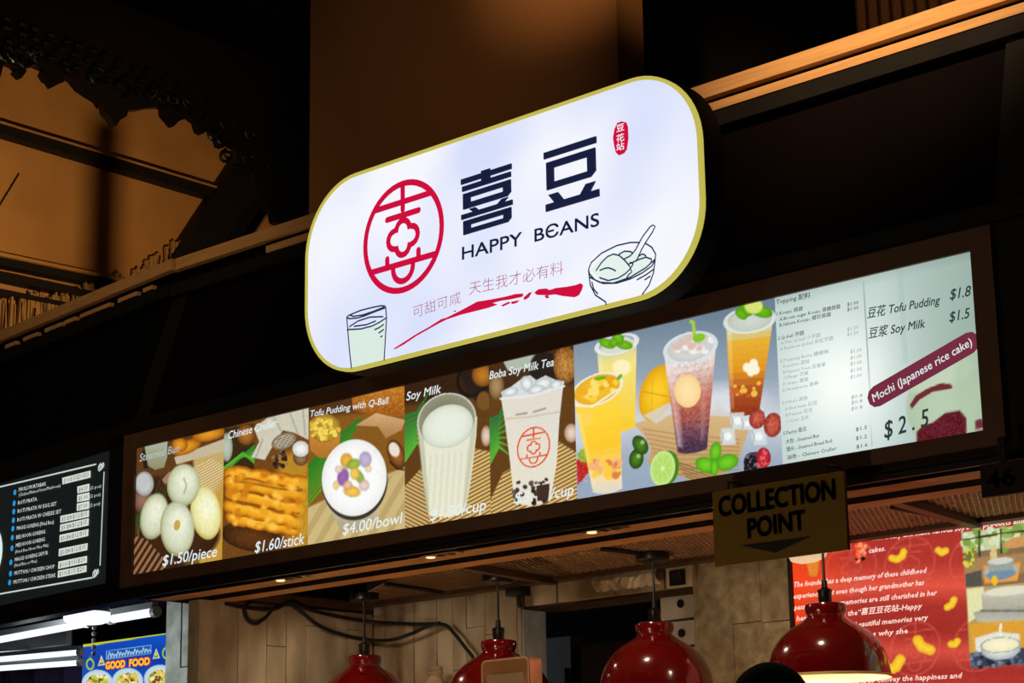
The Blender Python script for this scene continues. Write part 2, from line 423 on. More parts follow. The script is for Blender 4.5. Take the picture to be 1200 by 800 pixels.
# stall front: band behind the menus, sloping panels above, mullions
wf = struct(seg(MB(), 'main', XC, XR, rect(0.012, 0.08, 2.385, 3.09)).build('wall_front', M['fascia']))
def slope(mb, side, x0b, x1b, x0t, x1t, z0, z1, d0, d1, th):
    P = []
    for dd in (0, th):
        for u, d, z in ((x0b, d0, z0), (x1b, d0, z0), (x1t, d1, z1), (x0t, d1, z1)):
            P.append((u, 4.8 + d + dd, z) if side == 'main' else tuple(CORN + aL * u + nL * (d + dd) + np.array([0, 0, z])))
    return mb.hexa(P)
slope(MB(), 'main', -6.50, -2.73, -6.38, -2.705, 3.09, 3.60, 0.02, 0.12, 0.02).build('sloping_panel', M['fascia_panel'], wf)
slope(MB(), 'main', -2.62, XR, -2.60, XR, 3.09, 3.60, 0.02, 0.12, 0.02).build('sloping_panel', M['fascia_black'], wf)
slope(MB(), 'main', -6.60, -6.50, -6.475, -6.38, 3.06, 3.63, 0.005, 0.115, 0.03).build('mullion', M['frame_dark'], wf)
slope(MB(), 'main', -2.73, -2.62, -2.705, -2.60, 3.06, 3.63, 0.005, 0.115, 0.03).build('mullion', M['frame_dark'], wf)
seg(MB(), 'main', XC, XR, rect(0.0, 0.03, 3.035, 3.09)).build('frame_rail', M['frame_dark'], wf)
seg(MB(), 'main', XC, XR, [(0.09, 3.59), (0.13, 3.59), (0.13, 3.645), (0.10, 3.645)]).build('frame_rail', M['frame_dark'], wf)
seg(MB(), 'main', XC, XR, rect(0.12, 0.2, 3.6, 3.73)).build('frame_backing', M['fascia_black'], wf)
seg(MB(), 'main', -2.735, -2.6, rect(0.0, 0.03, 2.385, 3.04)).build('frame_post', M['frame_dark'], wf)
wl = struct(seg(MB(), 'left', 0.0, SL, rect(0.012, 0.08, 2.385, 3.09)).build('wall_left', M['fascia']))
slope(MB(), 'left', 0.02, SL, -0.10, SL, 3.09, 3.60, 0.02, 0.12, 0.02).build('sloping_panel', M['fascia_black'], wl)
seg(MB(), 'left', 0.0, SL, rect(0.0, 0.03, 3.035, 3.09)).build('frame_rail', M['frame_dark'], wl)
seg(MB(), 'left', -0.1, SL, [(0.09, 3.59), (0.13, 3.59), (0.13, 3.645), (0.10, 3.645)]).build('frame_rail', M['frame_dark'], wl)
seg(MB(), 'left', -0.1, SL, rect(0.12, 0.2, 3.6, 3.73)).build('frame_backing', M['fascia_black'], wl)
# timber rails that cap the stall front
struct(seg(MB(), 'main', -6.45, XR, rect(0.09, 0.22, 3.695, 3.742)).build('trim_1', M['rail']))
struct(seg(MB(), 'main', -5.9, XR, rect(0.097, 0.12, 3.648, 3.676)).build('trim_2', M['rail']))
struct(seg(MB(), 'left', -0.13, SL, rect(0.09, 0.22, 3.695, 3.742)).build('trim_3', M['rail']))
t4 = empty('trim_4', CORN + np.array([0, 0.1, 3.65]), kind='structure')
for a, b in ((0.03, 0.10), (0.15, 0.30), (0.37, 0.62), (0.66, 0.76), (0.78, 0.93), (1.0, 1.13), (1.2, 1.3)):  # lower rail cut into dashes to imitate dappled light
    seg(MB(), 'left', a, b, rect(0.097, 0.12, 3.651, 3.668)).build('rail_light_dash', M['rail'], t4)
# roof deck of the stalls (behind the rails)
struct(MB().box(-7.2, XR, 5.03, 6.6, 3.60, 3.66).build('ceiling_deck', M['fascia_black']))

# ---- soffit under the stall front
sf = empty('ceiling_soffit', (-4.2, 4.9, 2.385), kind='structure')
MB().box(-6.56, XR, 4.815, 4.985, 2.385, 2.41).build('soffit_board', M['soffit'], sf)
MB().box(-6.56, XR, 4.985, 5.08, 2.3845, 2.40).build('soffit_channel', M['channel'], sf)
MB().box(-6.5, XR, 5.08, 5.175, 2.385, 2.41).build('soffit_board', M['soffit'], sf)
MB().box(-6.5, XR, 5.155, 5.175, 2.41, 2.47).build('soffit_edge', M['soffit'], sf)
MB().box(-6.56, XR, 4.8, 4.815, 2.384, 2.40).build('soffit_edge', M['black_steel'], sf)
# expanded-metal mesh ceiling
mc = struct(MB().box(-6.5, XR, 5.17, 6.9, 2.56, 2.6).build('ceiling', M['lining']))
wm = MB(); x0, x1, y0, y1 = -6.45, XR, 5.176, 5.93; z = 2.434; sp = 0.085; sk = 0.6
def wire(xa, ya, xb, yb, r=0.0022):
    d = np.array([xb - xa, yb - ya]); d /= np.linalg.norm(d); n = np.array([-d[1], d[0]]) * r
    wm.hexa([(xa - n[0], ya - n[1], z - r), (xb - n[0], yb - n[1], z - r), (xb + n[0], yb + n[1], z - r), (xa + n[0], ya + n[1], z - r),
             (xa - n[0], ya - n[1], z + r), (xb - n[0], yb - n[1], z + r), (xb + n[0], yb + n[1], z + r), (xa + n[0], ya + n[1], z + r)])
def clip(p, u):
    t0, t1 = -50.0, 50.0
    for c_, lo, hi in ((0, x0, x1), (1, y0, y1)):
        ta, tb = (lo - p[c_]) / u[c_], (hi - p[c_]) / u[c_]
        t0 = max(t0, min(ta, tb)); t1 = min(t1, max(ta, tb))
    return (p + u * t0, p + u * t1) if t1 > t0 else None
e1_, e2_ = np.array([-.0175, .032]), np.array([.030, -.017])
for u_, v_ in ((e1_, e2_), (e2_, e1_)):
    for q_ in range(-260, 261):
        cl = clip(np.array([(x0 + x1) / 2, (y0 + y1) / 2]) + v_ * q_, u_)
        if cl is not None: wire(cl[0][0], cl[0][1], cl[1][0], cl[1][1])
tag(wm.build('wire_mesh', M['wire'], mc), kind='stuff')
MB().box(-6.5, XR, 5.87, 5.93, 2.416, 2.445).build('angle_bar', M['frame'], mc)
MB().box(-6.5, -6.42, 5.17, 5.93, 2.400, 2.434).build('angle_bar', M['frame'], mc)
for xa, xb in ((-5.25, -5.36), (-3.39, -3.50)):
    MB().hexa([(xa - .02, 5.2, 2.405), (xa + .02, 5.2, 2.405), (xb + .02, 5.9, 2.405), (xb - .02, 5.9, 2.405), (xa - .02, 5.2, 2.43), (xa + .02, 5.2, 2.43), (xb + .02, 5.9, 2.43), (xb - .02, 5.9, 2.43)]).build('cross_bar', M['frame'], mc)

# ---- back wall of the stall: board-marked plaster planks with recessed joints
YB = 5.95
PB = Plane((0, YB, 0), (1, 0, 0))
wb = struct(MB().box(-6.5, -5.58, YB + 0.02, YB + 0.1, 0, 2.56).build('wall_back', M['joint']))
def planks(parent, axis, a0, a1, fix, zb, zt, widths, mats, dirn):
    a = a0; i = 0
    while a < a1 - 0.01:
        wd = min(widths[i % len(widths)] * random.uniform(.85, 1.15), a1 - a)
        zs = [zb] + sorted(random.uniform(zb + .1, zt - .05) for _ in range(random.choice((0, 1, 1, 2)))) + [zt]
        for z0, z1 in zip(zs, zs[1:]):
            if z1 - z0 < 0.03: continue
            p = random.uniform(0, .006); g = .0014
            if axis == 'x': b = MB().box(a + g, a + wd - g, fix - p, fix + .025, z0 + g, z1 - g)
            else: b = MB().box(fix - .025, fix + p, a + g, a + wd - g, z0 + g, z1 - g) if dirn > 0 else MB().box(fix - p, fix + .025, a + g, a + wd - g, z0 + g, z1 - g)
            b.build('plank', random.choice(mats), parent)
        a += wd; i += 1
planks(wb, 'x', -6.432, -5.58, YB, 1.75, 2.45, (.075, .11, .06, .13, .09), (M['plaster'], M['plaster_b']), 1)
ws = struct(MB().box(-6.49, -6.45, 5.02, YB + 0.1, 0, 2.384).build('wall_side', M['plaster_b']))
planks(ws, 'y', 5.02, YB - 0.01, -6.43, 1.75, 2.39, (.12, .09, .14, .1), (M['plaster'], M['plaster_b']), 1)
wp = struct(MB().box(-4.72, -4.235, YB + 0.02, YB + 0.35, 0, 2.56).build('wall_pillar', M['joint']))
planks(wp, 'x', -4.72, -4.235, YB, 1.75, 2.45, (.17, .13, .19), (M['pillar'],), 1)
MB().box(-4.72, -4.70, YB - .002, YB + .35, 0, 2.45).build('pillar_corner', M['pillar'], wp)
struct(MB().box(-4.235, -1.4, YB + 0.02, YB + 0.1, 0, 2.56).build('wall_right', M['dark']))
# header over the kitchen opening
MB().box(-5.60, -5.572, YB + .003, YB + .13, 0, 2.334).build('door_jamb', M['post'], wb)
hd = struct(MB().box(-5.58, -4.72, YB + 0.03, YB + 0.2, 2.335, 2.56).build('wall_header', M['joint']))
for a, b, mm in ((-5.565, -5.40, 'plaster_b'), (-5.39, -5.1, 'plaster'), (-5.09, -4.86, 'plaster_b'), (-4.85, -4.725, 'plaster')):
    MB().box(a, b, YB + .005, YB + .06, 2.345, 2.50).build('header_block', M[mm], hd)
# kitchen seen through the opening
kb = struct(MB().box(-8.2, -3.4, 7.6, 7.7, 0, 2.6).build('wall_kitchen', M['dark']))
# white-painted post that ends the partition between the stalls
po = struct(MB().box(-8.32, -8.06, 6.33, 6.5, 0, 2.75).build('wall_post', M['post']))
MB().box(-8.32, -8.205, 6.30, 6.34, 0.0, 2.74).build('post_board', M['post'], po)
MB().box(-8.198, -8.06, 6.305, 6.34, 2.32, 2.74).build('post_board', M['post'], po)
MB().box(-8.198, -8.06, 6.295, 6.34, 0.0, 2.312).build('post_board', M['post'], po)
# neighbour stall: dark interior
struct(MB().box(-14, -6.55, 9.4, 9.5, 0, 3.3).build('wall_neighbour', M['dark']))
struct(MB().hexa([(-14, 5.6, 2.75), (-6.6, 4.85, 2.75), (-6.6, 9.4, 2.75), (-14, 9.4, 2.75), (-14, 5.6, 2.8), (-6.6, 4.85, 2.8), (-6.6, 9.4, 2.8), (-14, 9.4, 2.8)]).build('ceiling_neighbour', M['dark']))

# ---- the market hall above and behind
PH = Plane((-11, 0, 0), (0, 1, 0))                       # timber bay wall, runs away from the aisle
def hp(pts): return [PH.px(*p) for p in pts]
hall = empty('wall_hall', (-11.0, 8.0, 4.0), kind='structure')
MB().prism(PH, hp([(-480, -60), (60, 20), (330, 120), (292, 188), (189, 345), (-480, 560)]), -0.05, 0.0).build('timber_panel', M['amber'], hall)
def hbeam(p0, p1, th, mat='beam', d0=0.0, d1=0.09, name='ceiling_beam'):
    a, b = PH.px(*p0), PH.px(*p1); e = (b - a) / np.linalg.norm(b - a); n = np.array([-e[1], e[0]]) * th / 2
    return MB().prism(PH, [a - n, b - n, b + n, a + n], d0, d1).build(name, M[mat], hall)
hbeam((-468, 15), (285, 242), .075); hbeam((-468, 10), (285, 235), .014, 'amber', 0, .095)
hbeam((-455, 220), (155, 342), .05); hbeam((-448, 210), (150, 334), .022, 'amber', 0, .095)
hbeam((-455, 231), (130, 355), .05); hbeam((-400, 266), (80, 362), .03)
hbeam((296, 180), (196, 335), .26, 'beam', -.02, .12, 'rafter'); hbeam((283, 186), (180, 345), .08, 'amber', 0, .1, 'rafter')
hbeam((22, 203), (-25, 280), .012, 'beam', 0, .004, 'panel_seam')
# ribs along the foot of the bay, ragged tops imitating raking light
rng = random.Random(3)
def reeds(p0, p1, h0, h1, n, d):
    for i in range(n):
        t = (i + rng.random() * .6) / n; a = PH.px(p0[0] + (p1[0] - p0[0]) * t, p0[1] + (p1[1] - p0[1]) * t)
        h = (h0 + (h1 - h0) * t) * rng.uniform(.65, 1.1); wd = rng.uniform(.006, .012)
        lean = rng.uniform(-.03, .03)
        P = [(a[0] - wd, a[1] - .25), (a[0] + wd, a[1] - .25), (a[0] + wd * .7 + lean, a[1] + h), (a[0] - wd * .7 + lean, a[1] + h * .97)]
        MB().prism(PH, P, d, d + .025).build('reed', M['reed'], hall)
reeds((-10, 385), (70, 362), .20, .10, 26, .05); reeds((28, 372), (140, 338), .05, .13, 36, .06); reeds((148, 333), (212, 308), .08, .20, 26, .05)
MB().prism(PH, hp([(282, 300), (262, 312), (300, 252), (326, 258), (318, 300)]), .13, .16).build('reed_panel', M['amber'], hall)
reeds((284, 290), (322, 280), .06, .12, 18, .16)
# dark gable in front of the far ceiling
struct(MB().box(-11.6, -11.3, 3, 13, 3.0, 9.0).build('wall_gable', M['beam']))
struct(MB().box(-13, 4, 12.5, 12.6, 3.0, 10).build('wall_rear', M['dark']))
struct(MB().box(-13, 4, 4.0, 12.6, 9.5, 9.6).build('ceiling_hall', M['far']))
# cast-iron filigree arch
PI_ = Plane((-10.6, 0, 0), (0, 1, 0))
fg = empty('iron_arch', (-10.6, 8.0, 5.5), 'black cast-iron filigree arch with drooping lobes above the amber timber bay', 'ironwork')
Z3 = lambda x, y: (x / 4.704, y / 4.704)
Z4 = lambda x, y: (180 + x / 4.0, 60 + y / 4.0)
low = [(-480, -90), (-300, -28), (-150, 30), (-40, 62)] + [Z3(*p) for p in [(0, 430), (10, 400), (20, 355), (40, 345), (80, 365), (95, 380), (85, 395), (120, 430), (150, 390), (135, 365), (160, 350), (200, 360), (245, 380), (235, 405), (255, 440), (275, 450), (292, 480), (320, 465), (355, 450), (350, 410), (400, 440), (440, 490), (500, 530), (570, 570), (580, 620), (610, 650), (640, 695), (665, 660), (700, 640), (710, 605), (760, 605), (830, 590), (900, 590), (905, 630), (930, 660), (960, 695), (990, 665), (1020, 655), (1030, 630)]]
low += [Z4(*p) for p in [(160, 300), (200, 330), (215, 375), (235, 385), (255, 360), (290, 380), (310, 440), (330, 450), (345, 430), (385, 450), (395, 520), (410, 530), (430, 525), (470, 545), (480, 640), (520, 720), (560, 760), (570, 800), (640, 830), (700, 850), (760, 830)]]
arch = [PI_.px(*p) for p in low + [(372, 265), (372, 92), (130, 0), (90, -20), (-40, -70), (-480, -230)]]
MB().prism(PI_, arch, -0.06, 0.0).build('arch_plate', M['iron'], fg)
# raised ornament: pierced dashes, scrolls and bosses
for row, (ya, yb, n) in enumerate(((18, 112, 15), (29, 126, 16), (44, 140, 15))):
    for i in range(n):
        t = (i + .3 + .4 * rng.random()) / n; x = -5 + 250 * t; y = ya + (yb - ya) * t
        a = PI_.px(x, y); b = PI_.px(x + 7, y + 2.6)
        MB().tube([PI_.w(a, .02), PI_.w(b, .02)], .018, 6).build('ornament_bar', M['iron'], fg)
for i in range(26):
    t = rng.random(); x = 5 + 330 * t; y = 52 + 130 * t + rng.uniform(-8, 40) * (0.4 + t)
    if x < 240: y = min(y, 60 + 0.28 * x)
    c = PI_.px(x, y); r = rng.uniform(.04, .09); a0 = rng.uniform(0, 6.3)
    MB().tube([PI_.w((c[0] + r * (1 - q / 16) * math.cos(a0 + q * .55), c[1] + r * (1 - q / 16) * math.sin(a0 + q * .55)), .015) for q in range(13)], .012, 5).build('scroll', M['iron'], fg)
# unseen slim post added behind the stall roof to shadow the timber bay
MB().tube([(-8.11, 6.60, 3.1), (-8.11, 6.60, 4.12)], .02, 12).build('wall_shadow_post', M['beam'])
bpy.data.objects['wall_shadow_post']['kind'] = 'structure'
# big brown columns of the hall
Yc = 9.0
cA, cB = U(363, 130, Y=Yc)[0], U(723.5, 50, Y=Yc)[0]
col1 = MB().box(cA, cB, Yc, Yc + .25, 0, 9.5).build('hall_column', M['column']); tag(col1, 'broad plain brown hall column rising behind the round-ended sign', 'column')
cC = U(1003, 20, Y=Yc)[0]
col2 = empty('hall_column', (cC + .5, Yc, 0), 'reeded brown hall column behind the gold rails at upper right', 'column')
MB().box(cC, cC + 1.2, Yc, Yc + .8, 0, 9.5).build('shaft', M['column'], col2)
for i in range(16):
    MB().tube([(cC + .03 + i * .075, Yc, 3), (cC + .03 + i * .075, Yc, 9)], .026, 8).build('reed', M['column'], col2)

# ================================================================ ROUND-ENDED SHOP SIGN
M['navy'] = em('navy_print', (22, 30, 62), 1.0); M['red'] = em('red_print', (206, 12, 62), 1.0)
M['rose'] = em('thin_rose_print', (176, 92, 122), 1.0); M['line'] = em('teal_line_print', (34, 52, 84), 1.0)
M['mint'] = em('mint_print', (218, 236, 226), 1.0); M['mint2'] = em('pale_mint_print', (228, 242, 236), 1.0)
M['white_e'] = em('white_print', (244, 244, 252), 1.0)
M['trim_y'] = em('yellow_edge', (206, 196, 90), 0.85, (120, 110, 40))
M['box_side'] = pm('sign_return', (14, 11, 12), 0.3, 10, 0.7, spec=0.1)
PS = Plane((0, 4.62, 0), (1, 0, 0))
def rrect(s0, s1, t0, t1, r, n=14):
    P = []
    for cx, cy, a in ((s1 - r, t1 - r, 0), (s0 + r, t1 - r, 90), (s0 + r, t0 + r, 180), (s1 - r, t0 + r, 270)):
        P += [(cx + r * math.cos(math.radians(a + 90 * i / n)), cy + r * math.sin(math.radians(a + 90 * i / n))) for i in range(n + 1)]
    return P
s0, s1, t0, t1 = -5.345, -3.572, 3.003, 3.706
sign = empty('shop_sign', (-4.46, 4.7, 3.0), 'large round-ended illuminated white shop sign with red emblem and navy lettering', 'sign')
MB().prism(PS, rrect(s0 - .004, s1 + .004, t0 - .004, t1 + .004, .268), -.10, -.012).build('sign_case', M['box_side'], sign)
for bx_0 in (-4.95, -3.98): MB().box(bx_0 - .03, bx_0 + .03, 4.70, 4.875, 3.28, 3.34).build('wall_bracket', M['black_steel'], sign)
def sign_face_mat():
    m = em('lit_acrylic', (236, 238, 252), 1.0); nt = m.node_tree; N = nt.nodes; L = nt.links
    tc = N.new('ShaderNodeTexCoord'); nz = N.new('ShaderNodeTexNoise'); nz.inputs['Scale'].default_value = 2.2; nz.inputs['Detail'].default_value = 1
    cr = N.new('ShaderNodeValToRGB'); cr.color_ramp.elements[0].color = lc((214, 222, 252)); cr.color_ramp.elements[1].color = lc((246, 247, 254))
    cr.color_ramp.elements[0].position = .3; cr.color_ramp.elements[1].position = .62
    L.new(tc.outputs['Object'], nz.inputs['Vector']); L.new(nz.outputs['Fac'], cr.inputs[0]); L.new(cr.outputs[0], N['Principled BSDF'].inputs['Emission Color'])
    return m
MB().prism(PS, rrect(s0 + .010, s1 - .010, t0 + .010, t1 - .010, .25), -.012, 0.0).build('face', sign_face_mat(), sign)
o = rrect(s0, s1, t0, t1, .262); i_ = rrect(s0 + .0115, s1 - .0115, t0 + .0115, t1 - .0115, .2505); n = len(o); tm = MB()
tm.add([PS.w(p, .004) for p in o] + [PS.w(p, .004) for p in i_] + [PS.w(p, -.014) for p in o] + [PS.w(p, -.006) for p in i_],
       [q for k in range(n) for q in ((k, (k + 1) % n, n + (k + 1) % n, n + k), (2 * n + k, 2 * n + (k + 1) % n, (k + 1) % n, k), (n + k, n + (k + 1) % n, 3 * n + (k + 1) % n, 3 * n + k))])
tm.build('edge_trim', M['trim_y'], sign)
# emblem
mb = MB(); c = PS.px(473.1, 277.2); emblem_into(mb, PS, c, 0.192, .0215, .004); tag(mb.build('emblem', M['red'], sign), 'red round double-happiness style emblem')
# heavy two-character name, drawn from bars
def glyph_bars(x0, x1, xl, yl, slope_, k, zx, zy, quads, name):
    """quads in de-sheared zoom units -> plane; x from the zoom, z measured down from the left end"""
    A = PS.px(zx + xl / k, zy + yl / k); B = PS.px(zx + x1 / k, zy + (yl - slope_ * (x1 - xl)) / k)
    kx = (B[0] - A[0]) / (x1 - xl); pp = PS.ppm(zx + xl / k, zy + yl / k); ky = 1 / pp / k / 0.99
    m = MB()
    for q in quads: m.prism(PS, [(A[0] + (p[0] - xl) * kx, A[1] - (p[1] - yl) * ky) for p in q], .001, .006)
    return m.build(name, M['navy'], sign)
R4 = lambda a, b, c_, d_: [(a, c_), (b, c_), (b, d_), (a, d_)]
def ring4(a, b, c_, d_, a2, b2, c2, d2, r=18):
    return [R4(a, b, c_, c2), R4(a, a2, c_, d_), R4(b2, b, c_, d_ - r), [(a, d2), (b, d2), (b, d_ - r), (b - r, d_), (a, d_)]]
xi = [R4(628, 890, 137, 165), R4(735, 780, 126, 204), R4(634, 886, 178, 205)] + ring4(638, 885, 219, 302, 676, 846, 247, 272) + \
     [R4(628, 892, 328, 354), [(668, 308), (702, 308), (722, 330), (690, 330)], [(838, 308), (872, 308), (846, 330), (814, 330)]] + ring4(638, 885, 365, 438, 676, 846, 392, 412)
glyph_bars(628, 890, 628, 137, .292, 4.445, 400, 180, xi, 'name_character')
dou = [R4(170, 442, 265, 300)] + ring4(182, 436, 323, 470, 220, 394, 360, 436, 26) + [R4(175, 450, 546, 584), [(190, 498), (240, 498), (272, 550), (222, 550)], [(384, 500), (432, 500), (402, 550), (352, 550)]]
glyph_bars(170, 442, 170, 265, .333, 4.445, 600, 120, dou, 'name_character')
mb = MB(); text_into(mb, PS, 'HAPPY', (542.5, 304.5), (612.5, 287), 16.2, .004, res=4, bold=.009); mb.build('lettering', M['navy'], sign)
mb = MB(); text_into(mb, PS, 'BЄANS', (627.5, 283.5), (703, 264.5), 16.2, .004, res=4, bold=.009); mb.build('lettering', M['navy'], sign)
mb = MB(); text_into(mb, PS, '可甜可咸', (485, 372), (541, 354), 13.0, .004, res=2, cap=.8, bold=-.012); mb.build('slogan', M['rose'], sign)
mb = MB(); text_into(mb, PS, '天生我才必有料', (551, 345), (661, 320), 14.0, .004, res=2, cap=.8, bold=-.012); mb.build('slogan', M['rose'], sign)
# brush stroke
Z = lambda x, y: (380 + x / 5.0, 300 + y / 5.0)
up_ = [(408, 545), (470, 505), (540, 460), (620, 415), (690, 370), (720, 362), (800, 322), (900, 268), (980, 255), (1060, 240), (1130, 222), (1172, 228)]
dn_ = [(1160, 240), (1090, 255), (1040, 262), (990, 275), (1020, 285), (960, 305), (880, 325), (800, 345), (720, 372), (680, 392), (620, 425), (540, 470), (470, 518), (420, 545)]
mb = MB(); mb.prism(PS, [PS.px(*Z(*p)) for p in up_ + dn_], .002, .004)
Y5 = lambda x, y: (600 + x / 5.0, 240 + y / 5.0)
mb.prism(PS, [PS.px(*Y5(*p)) for p in [(135, 515), (160, 495), (205, 490), (225, 500), (260, 488), (330, 480), (380, 470), (405, 460), (420, 470), (412, 500), (395, 530), (370, 542), (300, 535), (255, 525), (215, 530), (150, 528)]], .002, .004)
for q in ([(0, 540), (40, 522), (70, 520), (60, 535), (10, 550)], [(72, 545), (105, 515), (120, 512), (100, 545), (76, 558)], [(0, 568), (45, 560), (30, 576), (0, 578)], [(195, 535), (212, 528), (222, 545), (205, 548)]):
    mb.prism(PS, [PS.px(*Y5(*p)) for p in q], .002, .004)
for q in ([(1040, 290), (1085, 268), (1095, 275), (1050, 296)], [(1100, 278), (1145, 258), (1140, 268), (1110, 282)], [(760, 325), (775, 318), (772, 328)]):
    mb.prism(PS, [PS.px(*Z(*p)) for p in q], .002, .004)
mb.build('brush_stroke', M['red'], sign)
# red seal with three white characters
Z3r = lambda x, y: (600 + x / 4.445, 120 + y / 4.445)
sl = MB().prism(PS, [PS.px(*Z3r(*p)) for p in [(552, 108), (575, 100), (598, 105), (606, 130), (608, 190), (600, 245), (585, 266), (560, 276), (545, 262), (536, 225), (530, 185), (538, 140)]], .001, .004).build('red_seal', M['red'], sign)
mb = MB()
for ch, y in (('豆', 152), ('花', 205), ('站', 250)): mb = MB(); text_into(mb, PS, ch, Z3r(552, y + 4), Z3r(592, y - 8), 8.2, .007, res=2, cap=.8, bold=.008); mb.build('seal_character', M['white_e'], sl)
# line drawings: glass of soy milk, bowl of pudding with spoon
def strokes(parent_name, sets, wd, mat, fills):
    mb = MB()
    for f_, m_ in fills: MB().prism(PS, [PS.px(*p) for p in f_], .001, .0025).build(parent_name + '_fill', M[m_], sign)
    for st in sets:
        mb.ribbon(PS, [PS.px(*p) for p in st], wd, .005)
    return mb.build(parent_name, M['line'], sign)
G = lambda x, y: (350 + x / 9.19, 360 + y / 9.19)
def g(*pts): return [G(*p) for p in pts]
strokes('glass_drawing', [g((530, 110), (545, 300), (560, 480), (580, 655)), g((948, 0), (958, 120), (945, 350), (932, 570)),
    g((535, 100), (560, 85), (680, 35), (800, 5), (900, -15), (945, -10), (940, 10), (830, 50), (720, 95), (640, 118), (560, 125), (535, 115)),
    g((560, 85), (600, 100), (700, 85), (820, 45), (930, 0)), g((560, 210), (650, 150), (780, 108), (920, 103)), g((610, 207), (740, 190), (840, 150)),
    g((535, 243), (680, 235), (800, 205), (880, 165), (948, 120)), g((830, 243), (880, 220), (925, 188)), g((875, 278), (925, 243)), g((895, 320), (910, 312))],
    .0055, M['line'], [(g((536, 243), (700, 233), (880, 165), (948, 120), (945, 350), (932, 575), (590, 655), (560, 480)), 'mint')])
B5 = lambda x, y: (600 + x / 5.0, 240 + y / 5.0)
def b5(*pts): return [B5(*p) for p in pts]
strokes('bowl_drawing', [b5((455, 380), (470, 340), (530, 285), (620, 240), (700, 222), (752, 222)), b5((790, 228), (825, 250), (848, 290), (845, 325), (825, 360), (770, 400), (700, 435), (620, 460), (540, 462), (490, 440), (460, 405), (455, 380)),
    b5((462, 425), (520, 455), (600, 460), (700, 425), (790, 370), (845, 320)), b5((455, 390), (465, 470), (495, 530), (555, 570), (558, 585)), b5((845, 325), (835, 400), (810, 470), (770, 525)), b5((475, 455), (485, 495), (508, 522)),
    b5((500, 385), (530, 340), (565, 305), (600, 290), (635, 298), (670, 330), (695, 360), (700, 375), (670, 405), (625, 432), (570, 445), (520, 428)), b5((522, 385), (545, 375), (570, 370), (595, 378), (613, 388)),
    b5((635, 290), (665, 273), (700, 275), (715, 285)), b5((665, 318), (700, 300), (730, 265), (770, 190), (815, 130), (832, 120), (845, 128), (830, 160), (790, 220), (765, 265), (735, 330)), b5((690, 350), (700, 338), (715, 345)), b5((700, 345), (740, 325), (790, 308), (825, 320), (820, 340)), b5((755, 300), (765, 290), (780, 292), (790, 300)),
    b5((715, 350), (700, 375), (708, 395), (690, 410), (680, 425)), b5((740, 440), (790, 412), (835, 380)), b5((785, 440), (815, 420))],
    .0050, M['line'], [(b5((465, 380), (520, 320), (640, 270), (700, 275), (800, 300), (838, 325), (790, 380), (690, 430), (600, 455), (520, 440)), 'mint2')])

# ================================================================ MENU LIGHTBOX
menu = empty('menu_lightbox', (-4.68, 4.8, 2.43), 'long illuminated menu board with six food photos and white price list', 'menu board')
FX0, FX1, FZ0, FZ1 = -6.625, -2.735, 2.429, 3.03
PX0, PX1, PZ0, PZ1 = -6.552, -2.800, 2.473, 2.9695
MB().box(FX0, PX0, 4.788, 4.815, FZ0, FZ1).build('frame_bar', M['frame'], menu); MB().box(PX1, FX1, 4.788, 4.815, FZ0, FZ1).build('frame_bar', M['frame'], menu)
MB().box(PX0, PX1, 4.788, 4.815, FZ0, PZ0).build('frame_bar', M['frame'], menu); MB().box(PX0, PX1, 4.788, 4.815, PZ1, FZ1).build('frame_bar', M['frame'], menu)
MB().box(FX0, FX1, 4.806, 4.82, FZ0, FZ1).build('backing', M['black_steel'], menu)
cuts = [PX0] + [PM.px(x, y)[0] for x, y in ((262, 560), (361.5, 540), (474.5, 530), (574, 510), (674.5, 495), (913, 450))] + [PX1]
STEP = 0.0030
PRT = vcol_mat('backlit_print', 1.0)
def panel(i): return Print(PM, cuts[i], cuts[i + 1], PZ0, PZ1, STEP if i < 6 else .004)
W_ = (238, 240, 232)

# --- buns
p = panel(0); p.zoom(140, 470, 3.808); p.fill((58, 34, 16))
p.poly([(60, 150), (480, 80), (480, 320), (60, 340)], (92, 58, 26), 20); p.poly([(330, 260), (480, 200), (480, 760), (360, 760)], (196, 168, 104), 12)
p.poly([(245, 250), (475, 165), (475, 222), (255, 282)], (196, 182, 150), 3)
p.stripes([(330, 300), (405, 250), (470, 290), (470, 640), (420, 600), (370, 400)], (226, 204, 150), (176, 144, 86), 11, 62, .6, 4)
p.poly([(430, 400), (475, 330), (475, 720), (300, 720)], (196, 146, 40), 40, .8)
p.poly([(112, 192), (215, 172), (214, 250), (200, 295), (160, 306), (124, 285)], (172, 182, 160), 3, 1, (140, 140, 104))
p.poly([(100, 232), (112, 205), (130, 300), (110, 300)], (40, 24, 12), 6)
for e in ((300, 205, 68, 30, -22), (400, 148, 75, 30, -12), (270, 195, 35, 32, 10)): p.el(e[0], e[1], e[2], e[3], (226, 152, 36), e[4], 3, (150, 84, 14))
p.el(105, 440, 45, 60, (150, 108, 90), 0, 4, (84, 54, 40)); p.el(112, 368, 42, 54, (214, 218, 214), 0, 3, (150, 150, 150)); p.el(108, 358, 26, 34, (190, 196, 196), 0, 6)
for k in range(7): p.ln([(75, 520 + k * 12), (110, 470 + k * 9)], 5, (44, 92, 34), .8)
for k in range(5): p.ln([(160 + k * 14, 420), (190 + k * 18, 330)], 4, (60, 84, 32), .7)
p.poly([(190, 350), (225, 312), (240, 330), (205, 372)], (168, 120, 96), 4)
p.el(265, 590, 185, 130, (70, 40, 18), 0, 8, (48, 28, 12)); p.ring(265, 590, 180, 126, (150, 100, 50), 6, 0, .6)
